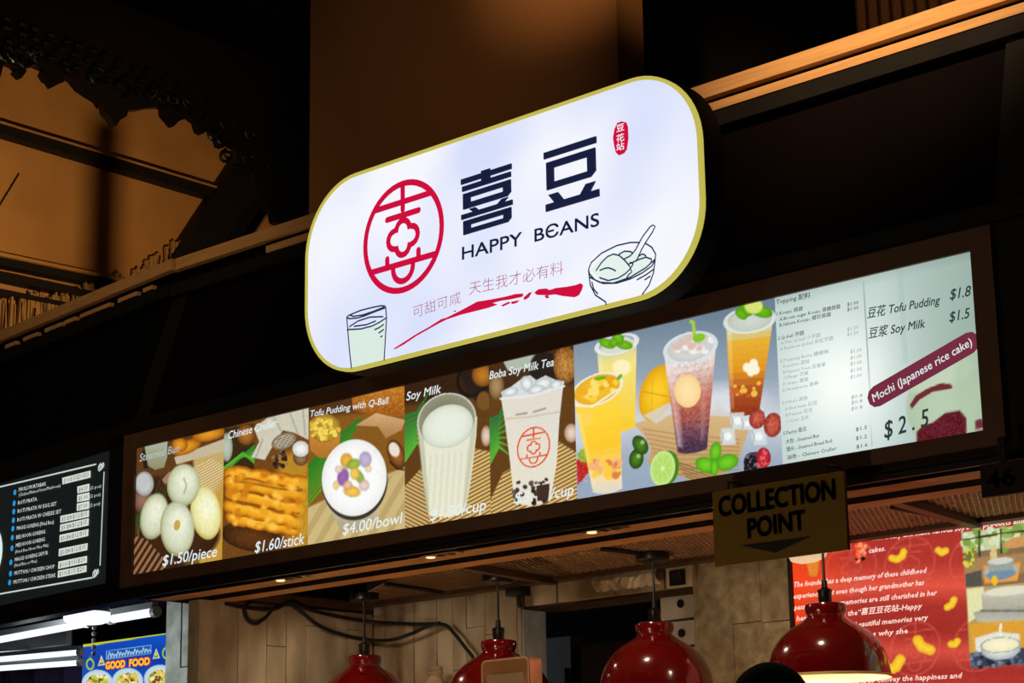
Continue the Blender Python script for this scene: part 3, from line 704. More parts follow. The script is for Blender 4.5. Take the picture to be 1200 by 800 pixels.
def bun(cx, cy, rx, ry, rot, c, e, ph):
    p.el(cx, cy, rx, ry, e, rot, 3); p.el(cx + rx * .04, cy - ry * .05, rx * .97, ry * .95, c, rot, 10, tuple(.45 * a_ + .55 * b_ for a_, b_ in zip(c, e)), 1, 3); p.el(cx + rx * .15, cy - ry * .3, rx * .5, ry * .4, (250, 250, 232), rot, 30, None, .55)
    for k in range(19):
        a = 2 * math.pi * (k + .35 * math.sin(k * 2.3)) / 19 + ph; p.ln([(cx + rx * .25 * math.cos(a), cy + ry * .25 * math.sin(a)), (cx + rx * .85 * math.cos(a), cy + ry * .85 * math.sin(a))], 3.0, (186, 188, 140), .22, 4)
bun(385, 500, 66, 118, -8, (248, 246, 190), (196, 180, 96), .1); bun(285, 375, 72, 94, 4, (224, 230, 202), (150, 156, 112), .2)
bun(155, 515, 60, 103, 12, (226, 230, 204), (148, 152, 110), .0); bun(258, 570, 75, 122, -3, (228, 232, 208), (150, 156, 112), .3)
p.el(258, 553, 14, 24, (196, 168, 70), 10, 4); p.ln([(288, 345), (300, 375), (290, 410)], 8, (160, 164, 120), .7, 5)
p.stripes([(66, 600), (120, 615), (200, 700), (210, 790), (60, 790)], (150, 108, 74), (56, 30, 14), 24, 32, .5, 4)
p.grain(7, 3); p.build('photo_panel', PRT, menu, .001)['label'] = 'photo of pleated steamed buns priced 1.50'
# --- crullers
p = panel(1); p.zoom(140, 470, 3.808); p.fill((112, 68, 24)); p.poly([(700, 250), (850, 200), (850, 700), (760, 700)], (184, 134, 36), 40)
p.poly([(466, 120), (600, 100), (600, 320), (466, 330)], (54, 40, 18), 12)
for k in range(9): p.ln([(466, 330 - k * 4), (520 + k * 4, 270 - k * 5), (600, 200 + k * 9)], 9, (46 + k * 5, 128 + k * 6, 44), .9)
p.el(480, 205, 26, 64, (186, 198, 180), 0, 4, (140, 150, 130)); p.el(566, 150, 42, 48, (176, 112, 40), 0, 4, (96, 54, 18))
p.poly([(600, 120), (660, 75), (850, 20), (850, 175), (780, 140), (730, 130), (690, 190), (650, 262), (588, 250), (625, 180)], (206, 202, 182), 4)
for a, b, c_ in (((690, 70), (720, 130), 0), ((760, 50), (800, 150), 0), ((820, 40), (830, 150), 0), ((640, 170), (610, 250), 0)): p.ln([a, b], 7, (150, 144, 120), .6, 6)
p.el(735, 178, 58, 34, (200, 192, 168), -22, 3, (120, 100, 70)); p.stripes([(690, 180), (740, 150), (780, 165), (750, 205), (705, 205)], (196, 190, 170), (110, 96, 74), 9, 70)
p.el(810, 252, 34, 36, (150, 120, 80), 0, 4, (90, 60, 30)); p.el(810, 213, 39, 37, (246, 246, 244), 0, 3, (190, 186, 176)); p.ring(810, 213, 40, 38, (90, 70, 50), 4)
p.dots([(680, 250), (745, 210), (750, 290), (700, 310)], [(52, 30, 22), (84, 54, 40), (140, 110, 90)], 22, 10, 3)
p.el(590, 610, 130, 55, (96, 54, 20), 10, 5, (60, 32, 12)); p.ring(590, 605, 130, 60, (44, 24, 10), 8, 10, .7)
for a, b, wd in (((500, 322), (820, 372), 74), ((505, 520), (780, 572), 62), ((495, 470), (800, 540), 66), ((505, 412), (806, 482), 70), ((498, 362), (812, 418), 66)):
    q = [(a[0] + (b[0] - a[0]) * t + 3 * math.sin(t * 17), a[1] + (b[1] - a[1]) * t + 5 * math.sin(t * 23 + a[1])) for t in np.linspace(0, 1, 12)]
    p.ln(q, wd, (246, 172, 34), 1, 3, None, (150, 74, 8))
    p.ln([(x, y - wd * .18) for x, y in q[1:-1]], wd * .25, (255, 200, 70), .6, 8)
p.poly([(806, 350), (850, 340), (850, 600), (790, 600)], (206, 158, 46), 14, .6)
for g_ in ([(490, 352), (600, 368), (720, 392), (812, 398)], [(486, 440), (600, 462), (720, 490), (800, 500)], [(500, 396), (620, 412), (730, 446), (806, 452)]): p.ln(g_, 11, (128, 62, 8), .7, 8)
p.dots([(490, 300), (820, 350), (790, 590), (480, 540)], [(255, 196, 70), (206, 124, 22), (236, 160, 34)], 70, 12, 5, 16)
p.grain(9, 4, None, 2); p.build('photo_panel', PRT, menu, .001)['label'] = 'photo of golden fried crullers priced 1.60'
# --- tofu pudding
p = panel(2); p.zoom(350, 420, 3.6375); p.fill((134, 88, 28)); p.poly([(30, 130), (470, 60), (470, 200), (30, 260)], (84, 50, 20), 30)
p.poly([(228, 168), (300, 140), (455, 118), (460, 240), (380, 262), (300, 235), (232, 220)], (196, 124, 40), 4, 1, (150, 84, 22)); p.grain(16, 7, [(228, 168), (455, 118), (460, 240), (240, 220)], 3)
p.poly([(243, 285), (330, 232), (455, 262), (440, 305), (372, 340), (340, 290)], (214, 172, 120), 3, 1, (170, 122, 76))
for k in range(8): p.ln([(40, 470 + k * 22), (110 + k * 6, 380 + k * 16), (260 - k * 16, 262 + k * 34)], 16 - k, (40 + k * 5, 124 + k * 5, 36), .95, 3)
p.poly([(30, 640), (200, 560), (460, 460), (460, 780), (30, 810)], (196, 172, 116), 10, 1, (210, 186, 130)); p.stripes([(30, 640), (460, 480), (460, 780), (30, 810)], (206, 184, 128), (176, 152, 96), 60, 30, .6, 8, .6)
p.poly([(45, 300), (180, 290), (175, 370), (140, 420), (90, 424), (50, 390)], (206, 146, 64), 4, 1, (176, 110, 40)); p.el(112, 296, 68, 60, (214, 182, 66), 0, 3, (150, 110, 40)); p.dots([(52, 270), (112, 244), (172, 280), (168, 330), (110, 352), (58, 330)], [(244, 214, 92), (226, 188, 70), (180, 140, 40)], 90, 8, 7)
p.el(418, 408, 36, 64, (164, 100, 46), -20, 4, (80, 44, 18)); p.el(408, 388, 22, 32, (236, 220, 206), -20, 5); p.ln([(390, 440), (420, 470), (452, 474)], 8, (30, 20, 14), .8)
p.poly([(112, 590), (368, 560), (330, 680), (240, 735), (170, 715)], (214, 208, 190), 6, 1, (170, 160, 130)); p.el(240, 522, 140, 168, (60, 52, 44), 8, 4); p.el(238, 508, 138, 164, (252, 253, 252), 8, 3, (232, 232, 228), 1, 6)
for x, y, a, b, c_, r_ in ((205, 435, 26, 32, (240, 178, 52), 0), (190, 505, 24, 38, (150, 92, 170), 10), (235, 450, 30, 22, (158, 186, 60), -20), (258, 502, 18, 36, (150, 176, 50), -30), (285, 430, 26, 34, (196, 176, 214), 0), (228, 566, 36, 24, (250, 196, 70), 10), (240, 490, 20, 26, (255, 208, 90), 0), (160, 540, 12, 18, (252, 214, 120), 0), (280, 540, 22, 24, (240, 210, 200), 0), (210, 540, 20, 20, (240, 190, 150), 0), (298, 470, 14, 14, (250, 224, 170), 0), (172, 472, 16, 16, (244, 214, 196), 0)):
    p.el(x, y, a, b, c_, r_, 9, tuple(.8 * v for v in c_), .92)
p.grain(6, 3, None, 3); p.build('photo_panel', PRT, menu, .001)['label'] = 'photo of tofu pudding bowl priced 4.00'
# --- soy milk
def leafy(p, x0, y0, dx, c0=(44, 120, 40)):
    for k in range(8): p.ln([(x0, y0 + k * 26), (x0 + dx * .5, y0 - 20 + k * 18), (x0 + dx, y0 - 110 + k * 36)], 22, (c0[0] + k * 6, c0[1] + k * 8, c0[2] + 14), .95, 3, 4)
p = panel(3); p.zoom(350, 420, 3.6375); p.fill((96, 60, 22)); p.poly([(440, 60), (830, -20), (830, 150), (440, 200)], (54, 32, 16), 30)
leafy(p, 450, 250, 110); p.poly([(690, 60), (820, 30), (830, 200), (770, 190), (720, 150)], (40, 28, 20), 8); p.ring(740, 90, 60, 70, (24, 20, 20), 14, 20); p.el(785, 70, 46, 50, (190, 120, 36), 0, 5, (110, 62, 20)); p.el(800, 330, 22, 44, (226, 208, 190), 0, 4, (160, 120, 90)); p.el(790, 180, 30, 40, (120, 80, 34), 0, 8)
MAT_ = [(440, 560), (560, 440), (720, 380), (830, 400), (830, 700), (440, 760)]; p.poly(MAT_, (206, 170, 100), 8); p.stripes(MAT_, (224, 190, 120), (130, 92, 44), 15, 62, .55, 6)
p.stripes([(440, 560), (520, 470), (560, 700), (440, 760)], (216, 184, 120), (120, 86, 42), 15, 118, .55, 6)
p.poly([(508, 290), (640, 160), (762, 250), (758, 330), (735, 520), (712, 652), (640, 676), (556, 668), (530, 500)], (226, 229, 212), 3, 1, (236, 232, 204))
p.stripes([(530, 420), (748, 380), (712, 650), (560, 666)], (232, 234, 216), (206, 208, 184), 26, 4, .5, 8, .35); p.poly([(505, 300), (530, 290), (560, 660), (545, 650)], (176, 178, 150), 8, .6); p.poly([(735, 300), (762, 270), (715, 640), (700, 640)], (186, 184, 150), 10, .6)
p.el(632, 264, 128, 112, (122, 118, 96), -28, 3, (150, 148, 124)); p.el(636, 288, 112, 88, (232, 238, 222), -24, 4, (206, 212, 192), 1, 5); p.ring(632, 264, 126, 111, (208, 210, 196), 6, -28, .9)
p.grain(5, 3, None, 4); p.build('photo_panel', PRT, menu, .001)['label'] = 'photo of tall glass of soy milk priced 1.50'
# --- boba tea
p = panel(4); p.zoom(480, 400, 3.636); p.fill((98, 62, 24)); p.poly([(320, 80), (720, 0), (720, 180), (320, 240)], (70, 44, 22), 20)
p.poly([(395, 75), (540, 40), (540, 110), (420, 125)], (176, 186, 168), 5); p.el(370, 190, 34, 60, (170, 140, 96), 0, 4, (100, 70, 40)); p.el(572, 120, 60, 80, (36, 28, 26), 0, 10); p.el(665, 100, 52, 78, (186, 130, 60), 0, 6, (130, 80, 30)); p.grain(22, 6, [(612, 30), (700, 20), (700, 160), (640, 180)], 6)
leafy(p, 335, 340, 90); p.el(690, 390, 30, 40, (232, 212, 196), 0, 4, (170, 130, 100))
MT2 = [(335, 700), (400, 560), (640, 430), (720, 480), (720, 690), (335, 770)]; p.poly(MT2, (206, 170, 100), 8); p.stripes(MT2, (224, 190, 120), (128, 90, 44), 15, 62, .55, 6)
p.poly([(390, 240), (655, 190), (640, 320), (628, 520), (600, 680), (520, 702), (448, 690), (425, 480), (405, 330)], (224, 219, 208), 3, 1, (232, 226, 206))
p.poly([(395, 245), (652, 195), (640, 320), (412, 350)], (226, 220, 206), 8, .9); p.ln([(412, 330), (520, 320), (640, 300)], 6, (196, 176, 150), .7, 6); p.ln([(455, 312), (500, 305)], 7, (84, 64, 50), .5, 6); p.ln([(530, 300), (580, 285)], 7, (84, 64, 50), .5, 6)
p.poly([(390, 215), (430, 195), (490, 150), (515, 145), (540, 165), (580, 145), (625, 165), (660, 170), (655, 200), (520, 235), (400, 250)], (216, 220, 220), 3)
for x, y, a, b in ((430, 215, 34, 18), (500, 180, 26, 34), (570, 180, 40, 26), (625, 185, 26, 20), (540, 205, 36, 18)): p.el(x, y, a, b, (238, 242, 244), -15, 5, (176, 184, 184))
p.ln([(388, 244), (520, 232), (660, 190)], 9, (236, 236, 230), .9, 3)
p.dots([(438, 600), (600, 585), (590, 690), (450, 700)], [(36, 26, 24), (64, 50, 42), (96, 84, 74)], 40, 8, 9, 4); p.logo(529, 450, 70, 86, .18, 6.5, (226, 84, 34))
p.poly([(541, 614), (598, 606), (592, 674), (545, 680)], (62, 44, 36), 2)
p.grain(5, 3, None, 5); p.build('photo_panel', PRT, menu, .001)['label'] = 'photo of boba soy milk tea cup with orange emblem'
# --- fruit drinks
p = panel(5); p.zoom(660, 340, 3.2); p.vgrad([(80, (108, 128, 146)), (330, (150, 166, 182)), (480, (206, 212, 220)), (640, (158, 172, 190)), (780, (150, 168, 190))])
p.el(610, 420, 130, 60, (226, 228, 234), 0, 60, None, .8); p.el(80, 520, 120, 90, (205, 214, 226), 0, 70, None, .8); p.el(120, 90, 220, 90, (112, 132, 152), 0, 80, None, .7)
p.poly([(265, 500), (400, 465), (560, 470), (690, 478), (698, 520), (650, 660), (600, 690), (480, 715), (430, 690), (318, 650), (330, 590), (300, 540)], (216, 182, 130), 4, 1, (192, 152, 98))
for k in range(9): p.ln([(300 + k * 8, 520 + k * 18), (430, 540 + k * 19), (660, 560 + k * 14)], 4, (150, 110, 64), .6, 4)
for k in range(5): p.ln([(420 + k * 10, 640 + k * 14), (560, 690 + k * 12)], 4, (90, 62, 36), .7, 3)
p.el(352, 385, 62, 108, (252, 206, 44), 18, 3, (226, 160, 14)); p.ln([(300, 380), (402, 400)], 5, (214, 150, 20), .8); p.ln([(340, 290), (330, 480)], 4, (226, 164, 24), .6); p.poly([(300, 470), (400, 420), (412, 460), (350, 500)], (214, 214, 216), 6, .8)
def cup(xt0, yt0, xt1, yt1, xb0, xb1, yb, stops, rim=True):
    N_ = 14
    for k in range(N_):
        a, b = k / N_, (k + 1) / N_
        def P_(t, s_): return (xt0 + (xb0 - xt0) * t if s_ == 0 else xt1 + (xb1 - xt1) * t, (yt0 if s_ == 0 else yt1) * (1 - t) + yb * t)
        cc = [float(np.interp((a + b) / 2, [q[0] for q in stops], [q[1][j] for q in stops])) for j in range(3)]
        p.poly([P_(a, 0), P_(a, 1), P_(min(b + .02, 1), 1), P_(min(b + .02, 1), 0)], cc, 2.5)
    p.el((xb0 + xb1) / 2, yb, (xb1 - xb0) / 2, 16, stops[-1][1], -8, 3)
    p.poly([(xt0 + 4, yt0 + 30), (xt0 + 20, yt0 + 30), (xb0 + 14, yb - 10), (xb0 + 2, yb - 10)], (255, 246, 220), 6, .25)
    if rim: p.ring((xt0 + xt1) / 2, (yt0 + yt1) / 2, abs(xt1 - xt0) / 2 + 3, 34, (232, 236, 236), 8, -14, .9)
cup(128, 225, 276, 180, 150, 270, 515, [(0, (206, 206, 170)), (.25, (244, 226, 130)), (1, (250, 206, 50))]); p.el(202, 205, 62, 30, (214, 220, 206), -14, 6); p.el(220, 290, 34, 30, (252, 242, 190), 0, 10)
for x, y, r_ in ((165, 200, 20), (200, 190, -30), (230, 205, 10), (205, 175, 60)): p.el(x, y, 32, 17, (120, 190, 32), r_, 3, (80, 150, 16))
p.poly([(50, 640), (90, 600), (100, 680), (55, 730)], (188, 40, 34), 5); p.el(82, 620, 26, 26, (150, 180, 60), 0, 8); p.grain(20, 6, [(50, 600), (100, 600), (100, 730), (50, 730)], 8)
cup(46, 430, 212, 360, 110, 222, 745, [(0, (254, 210, 80)), (.2, (255, 214, 60)), (.55, (254, 202, 44)), (.75, (248, 208, 110)), (.9, (244, 222, 176)), (1, (228, 218, 194))], False); p.el(128, 372, 92, 52, (246, 196, 48), -22, 4, (232, 170, 30)); p.dots([(60, 380), (120, 330), (200, 330), (190, 380), (110, 415)], [(255, 222, 110), (236, 166, 24), (250, 206, 60)], 40, 11, 11, 4); p.ring(128, 372, 96, 54, (240, 236, 220), 7, -22, .95); p.ln([(44, 432), (110, 436), (205, 372)], 9, (248, 238, 200), .9); p.el(140, 330, 24, 7, (100, 180, 30), -10, 2); p.el(212, 326, 14, 7, (110, 180, 50), -50, 2)
p.dots([(105, 640), (210, 640), (205, 700), (115, 700)], [(226, 130, 70), (252, 206, 70), (244, 180, 120)], 26, 13, 12, 5); p.el(90, 480, 22, 26, (255, 214, 90), 0, 10); p.el(70, 380, 24, 18, (240, 176, 40), 0, 8)
cup(380, 250, 574, 200, 428, 540, 595, [(0, (226, 220, 218)), (.15, (230, 216, 210)), (.33, (206, 158, 142)), (.5, (190, 104, 84)), (.7, (162, 86, 78)), (.85, (104, 66, 86)), (1, (74, 50, 74))], False); p.el(478, 215, 92, 52, (224, 222, 220), -14, 4, (196, 196, 192)); p.dots([(400, 210), (480, 170), (560, 180), (550, 220), (470, 250)], [(240, 240, 240), (206, 208, 206), (222, 190, 180)], 40, 14, 13, 5); p.ring(478, 215, 97, 54, (216, 226, 230), 9, -14, .95); p.grain(16, 7, [(400, 280), (560, 250), (540, 600), (430, 600)], 9)
p.poly([(395, 300), (425, 300), (450, 590), (432, 590)], (240, 226, 220), 10, .35); p.poly([(520, 290), (545, 290), (530, 560), (515, 560)], (230, 200, 196), 12, .25); p.el(467, 378, 50, 62, (254, 228, 170), 0, 3, (250, 206, 140)); p.ln([(495, 180), (488, 120), (480, 118)], 13, (160, 206, 70), 1, 3); p.el(510, 178, 24, 16, (130, 196, 40), -20, 3)
cup(612, 120, 790, 96, 628, 736, 455, [(0, (206, 206, 190)), (.14, (214, 204, 150)), (.25, (232, 176, 50)), (.55, (226, 150, 30)), (.75, (176, 84, 36)), (1, (150, 56, 22))], False); p.el(700, 115, 86, 44, (206, 214, 206), -8, 5, (190, 196, 180)); p.ring(700, 112, 92, 46, (226, 230, 226), 8, -8, .9)
for x, y, a, b, r_ in ((690, 75, 40, 24, -20), (745, 80, 42, 22, 14), (700, 55, 44, 24, 8), (668, 90, 26, 16, 40)): p.el(x, y, a, b, (110, 184, 24), r_, 3, (76, 146, 10))
p.el(715, 60, 34, 28, (214, 226, 120), 0, 6)
for x, y in ((690, 290), (715, 275), (705, 305), (722, 298)): p.el(x, y, 16, 18, (252, 244, 214), 0, 5)
p.dots([(640, 360), (740, 340), (730, 400), (640, 400)], [(244, 190, 70), (200, 100, 40)], 16, 9, 15, 4)
p.poly([(545, 480), (580, 425), (625, 470), (660, 480)], (200, 180, 150), 30, .3)
for x, y, a in ((618, 548, 30), (655, 490, 30), (735, 548, 30), (690, 500, 22)):
    p.poly([(x - a, y - a), (x + a * .8, y - a * 1.1), (x + a, y + a), (x - a * .8, y + a * 1.1)], (214, 222, 226), 4, .85); p.el(x, y, a * .5, a * .5, (244, 246, 248), 0, 8); p.ln([(x - a, y - a), (x - a * .6, y), (x - a * .8, y + a)], 4, (150, 160, 168), .7)
for x, y in ((728, 482), (787, 505)): p.el(x, y, 34 if y > 500 else 30, 46 if y > 500 else 38, (206, 96, 76), 10, 3, (140, 44, 34)); p.grain(20, 5, [(x - 30, y - 40), (x + 30, y - 40), (x + 30, y + 40), (x - 30, y + 40)], 14)
for x, y, r_ in ((275, 632, 10), (290, 580, -30)): p.el(x, y, 27, 38, (76, 128, 32), r_, 3, (30, 66, 12)); p.el(x + 8, y - 10, 8, 8, (160, 190, 110), 0, 6)
p.el(388, 668, 46, 68, (70, 130, 20), 12, 3); p.el(374, 668, 46, 66, (176, 220, 100), 10, 3, (214, 236, 160), 1, 5); p.el(374, 668, 7, 9, (226, 240, 180), 0, 3)
for k in range(8): a = k * math.pi / 4; p.ln([(374 + 8 * math.cos(a), 668 + 10 * math.sin(a)), (374 + 34 * math.cos(a), 668 + 50 * math.sin(a))], 2.5, (214, 238, 160), .8)
for x, y, a, b, r_ in ((535, 655, 40, 30, 20), (615, 645, 44, 30, -18), (572, 605, 22, 36, 10), (568, 665, 14, 34, 0)): p.el(x, y, a, b, (120, 204, 40), r_, 3, (66, 156, 18))
p.el(712, 645, 34, 38, (40, 32, 42), 0, 3, (20, 16, 22)); p.dots([(682, 615), (740, 612), (740, 680), (682, 680)], [(70, 60, 74), (24, 20, 28), (110, 104, 112)], 34, 7, 16); p.el(752, 628, 27, 38, (206, 44, 60), 0, 3, (140, 20, 34)); p.dots([(728, 596), (776, 596), (776, 660), (728, 660)], [(226, 90, 96), (170, 24, 44)], 22, 6, 17)
p.grain(4, 3, None, 6); p.build('photo_panel', PRT, menu, .001)['label'] = 'photo of four iced fruit drinks in plastic cups'
# --- price list sheet
p = panel(6); p.zoom(890, 290, 2.964); p.fill((186, 206, 200))
d2 = ((p.X - 285) / 230) ** 2 + ((p.Y - 470) / 260) ** 2; a = np.exp(-d2 * 1.1)[:, None]; p.C = p.C * (1 - a) + np.array((250, 255, 252)) * a  # uneven backlight painted into the sheet: hot centre, darker edges
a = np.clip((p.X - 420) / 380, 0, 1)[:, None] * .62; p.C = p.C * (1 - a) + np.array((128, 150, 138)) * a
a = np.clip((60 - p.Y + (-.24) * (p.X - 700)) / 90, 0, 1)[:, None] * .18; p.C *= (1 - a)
for k in range(5): p.ln([(480 + 4 * k, 60), (500 + k * 4, 400)], 3, (150, 170, 164), .25, 4)
p.zoom(1000, 290, 3.2); p.ln([(40, 130), (72, 745)], 3, (120, 140, 134), .7)
p.el(350, 600, 150, 160, (186, 206, 178), 0, 12, (172, 194, 160), .9); p.el(330, 480, 130, 50, (196, 214, 190), -20, 14, None, .8); p.el(440, 470, 60, 150, (176, 198, 168), 10, 30, None, .7)
p.poly([(212, 590), (235, 555), (275, 530), (330, 508), (368, 512), (372, 528), (300, 540), (250, 570), (220, 605)], (112, 40, 48), 4)
p.poly([(238, 690), (262, 668), (300, 655), (345, 620), (400, 610), (425, 640), (425, 690), (415, 735), (238, 735)], (96, 26, 38), 5); p.grain(18, 5, [(238, 680), (420, 610), (420, 730), (238, 735)], 20)
p.poly([(457, 650), (480, 640), (492, 660), (490, 690), (460, 690)], (110, 44, 56), 4); p.ln([(462, 685), (488, 680)], 8, (196, 180, 170), .7)
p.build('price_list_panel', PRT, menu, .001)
# lettering over the prints
M['w_txt'] = em('white_caption', (226, 236, 234), 1.0); M['dim_txt'] = em('dim_caption', (176, 186, 178), 1.0)
M['ink'] = em('green_black_ink', (40, 58, 54), 1.0); M['ink2'] = em('backlight_washed_ink', (152, 172, 166), 1.0); M['wine'] = em('wine_banner', (116, 44, 66), 1.0)  # paler ink paints in the washing-out by the hot backlight
A = lambda x, y: (140 + x / 3.808, 470 + y / 3.808); B = lambda x, y: (350 + x / 3.6375, 420 + y / 3.6375); Cc = lambda x, y: (480 + x / 3.636, 400 + y / 3.636)
def cap(items, name, mat, parent=menu, pl=PM, d=.004, shear=.22, res=3, bold=.004):
    for it in items:
        mb = MB(); text_into(mb, pl, it[0], it[1], it[2], it[3], d, shear, res, bold); ob = mb.build(name, M[mat], parent)
cap([('Steamed Bun', A(93, 270), A(268, 226), 9.5)], 'caption', 'dim_txt')
cap([('Chinese Cruller', A(487, 170), A(705, 112), 9.5), ('Soy Milk', B(462, 180), B(608, 146), 10.5), ('Tofu Pudding with Q-Ball', B(50, 250), B(383, 192), 8.0), ('Boba Soy Milk Tea', Cc(343, 162), Cc(617, 104), 10)], 'caption', 'w_txt')
cap([('$1.50/piece', A(195, 735), A(436, 692), 13), ('$1.60/stick', A(607, 676), A(826, 636), 13.5), ('$4.00/bowl', B(190, 752), B(440, 702), 13.5), ('$1.50/cup', B(563, 692), B(800, 646), 14), ('$3.', Cc(450, 692), Cc(528, 680), 14), ('/cup', Cc(603, 672), Cc(700, 654), 14)], 'price', 'w_txt')
H = lambda x, y: (900 + x / 3.331, 320 + y / 3.331)
rows = [('Topping 配料', (35, 122), (168, 95), 5.6, 1), ('1.Konjac 蒟蒻', (37, 166), (138, 145), 4.2, 1), ('A.Brown sugar Konjac 黑糖蒟蒻', (48, 188), (285, 137), 4.2, 1), ('B.Sakura Konjac 樱花蒟蒻', (48, 210), (248, 168), 4.2, 1), ('2.Q-ball 芋圆', (42, 262), (143, 240), 4.2, 1), ('A.Mini Q-ball 小芋圆', (52, 281), (207, 248), 4.0, 2), ('B.Rainbow Q-ball 彩虹芋圆', (52, 303), (257, 260), 4.0, 2),
        ('3.Popping Boba 爆爆珠', (50, 350), (240, 312), 4.0, 2), ('A.Lychee 荔枝', (60, 371), (165, 350), 3.8, 2), ('B.Passion Fruit 百香果', (62, 394), (228, 362), 3.8, 2), ('C.Mango 芒果', (62, 416), (160, 396), 3.8, 2), ('D.Grape 葡萄', (62, 440), (160, 420), 3.8, 2), ('E.Strawberry 草莓', (62, 463), (200, 436), 3.8, 2),
        ('4.Others 其他', (57, 514), (157, 493), 4.0, 2), ('A.Red bean 红豆', (70, 537), (195, 512), 4.0, 2), ('B.Peanut 花生', (72, 561), (178, 540), 4.0, 2), ('C.Corn 玉米', (75, 586), (162, 568), 4.0, 2), ('5.Pastry 面点', (63, 633), (153, 614), 4.4, 1), ('大包 - Steamed Bun', (73, 666), (203, 640), 4.4, 1), ('馒头 - Steamed Bread Roll', (75, 696), (253, 661), 4.4, 1), ('油条 - Chinese Cruller', (77, 728), (270, 690), 4.4, 1)]
rows += [(t_, (x, y), (x + 44, y - 9), 4.4, k_) for t_, x, y, k_ in (('$1.00', 312, 130, 1), ('$1.00', 312, 150, 1), ('$1.20', 312, 227, 2), ('$1.20', 312, 247, 2), ('$1.00', 325, 314, 2), ('$1.00', 325, 338, 2), ('$1.00', 325, 362, 2), ('$1.00', 325, 388, 2), ('$1.00', 325, 413, 2), ('$0.8', 328, 492, 2), ('$0.8', 328, 513, 2), ('$0.8', 328, 537, 2), ('$1.5', 346, 617, 1), ('$1.2', 346, 652, 1), ('$1.6', 348, 685, 1))]
for t_, l_, r_, h_, k_ in rows: cap([(t_, H(*l_), H(*r_), h_)], 'menu_line', 'ink' if k_ == 1 else 'ink2', res=1, shear=.1)
J = lambda x, y: (1000 + x / 3.2, 290 + y / 3.2)
cap([('豆花 Tofu Pudding', J(55, 264), J(325, 212), 10.5), ('豆浆 Soy Milk', J(60, 340), J(270, 300), 10.5), ('$1.8', J(365, 196), J(440, 182), 13), ('$1.5', J(363, 280), J(436, 264), 12.5), ('$ 2 . 5', J(120, 716), J(283, 668), 21)], 'menu_line', 'ink', bold=.006)
q0, q1 = PM.px(*J(90, 558)), PM.px(*J(438, 358)); mbn = MB(); mbn.ribbon(PM, [q0, q1], .062, .003); ban = mbn.build('mochi_banner', M['wine'], menu)
cap([('Mochi (Japanese rice cake)', J(80, 580), J(450, 366), 10)], 'banner_lettering', 'w_txt', parent=ban, d=.005, shear=.1)

# ================================================================ NEIGHBOUR'S BLACK MENU
D_ = lambda x, y: (x / 4.707, 530 + y / 4.707)
lb = empty('menu_board', CORN + aL * .9 + np.array([0, 0, 2.43]), 'black backlit menu board with white text and blue dots on the neighbouring stall', 'menu board')
M['lb_face'] = em('black_backlit', (20, 24, 24), 1.0); M['lb_txt'] = em('lb_white', (206, 216, 210), 1.0); M['lb_box'] = em('lb_box', (214, 222, 212), 1.0); M['lb_blue'] = em('lb_blue', (40, 150, 214), 1.0)
M['lb_ink'] = em('lb_ink', (60, 66, 60), 1.0)
MB().pbox(PLEFT, -2.6, -.14, 2.46, 3.0, -.01, -.002).build('face', M['lb_face'], lb)
for a, b, c_, d_ in ((-2.6, -.03, 2.42, 2.462), (-2.6, -.03, 2.995, 3.035), (-.145, -.03, 2.42, 3.035)): MB().pbox(PLEFT, a, b, c_, d_, -.012, .008).build('frame_bar', M['frame_dark'], lb)
mb = MB(); ql = lambda *ps: [PLEFT.px(*D_(*q)) for q in ps]
mb.ribbon(PLEFT, ql((-300, 265), (0, 190), (530, 65)), .006, .001); mb.ribbon(PLEFT, ql((575, 110), (553, 620)), .007, .001); mb.ribbon(PLEFT, ql((-300, 830), (0, 780), (510, 690)), .006, .001)
for cx, cy in ((560, 78), (530, 665)):
    for k in range(3):
        c = PLEFT.px(*D_(cx + 8 * (k - 1), cy + 10 * (1 - k))); r = .02 - .004 * k
        mb.ribbon(PLEFT, [(c[0] + r * (1 - q / 14) * math.cos(q * .6 + k * 2), c[1] + r * (1 - q / 14) * math.sin(q * .6 + k * 2)) for q in range(13)], .006, .001)
mb.build('ornament_border', M['lb_txt'], lb)
ink = []
for pts in ([(345, 140), (500, 100), (500, 138), (346, 176)], [(428, 188), (494, 172), (494, 212), (429, 226)], [(428, 234), (494, 220), (494, 262), (427, 274)], [(426, 282), (494, 268), (492, 310), (425, 322)], [(335, 350), (492, 318), (491, 355), (334, 388)], [(334, 398), (491, 362), (489, 402), (332, 436)], [(331, 455), (489, 422), (487, 460), (329, 496)], [(327, 532), (484, 500), (482, 538), (325, 573)], [(324, 602), (481, 570), (480, 608), (322, 642)], [(322, 652), (478, 622), (477, 658), (320, 690)]):
    bx = MB().prism(PLEFT, ql(*pts), .0005, .0015).build('price_box', M['lb_box'], lb); ink.append((pts, bx))
for (pts, bx), t_ in zip(ink, ('$10/$15/$20/$25', '$4.50', '$5.00', '$7.00', '$5/$8/$12/$15', '$5/$8/$12/$15', '$5/$8/$12/$15', '$5/$8/$12/$15', '$10/$15/$20', '$10/$15/$20')):
    (xa, ya), (xb, yb), (xc, yc), (xd, yd) = pts; mb = MB(); text_into(mb, PLEFT, t_, D_(xd + 8, yd - 8), D_(xc - 8, yc - 8), 5.2, .0022, 0, 1); mb.build('price_lettering', M['lb_ink'], bx)
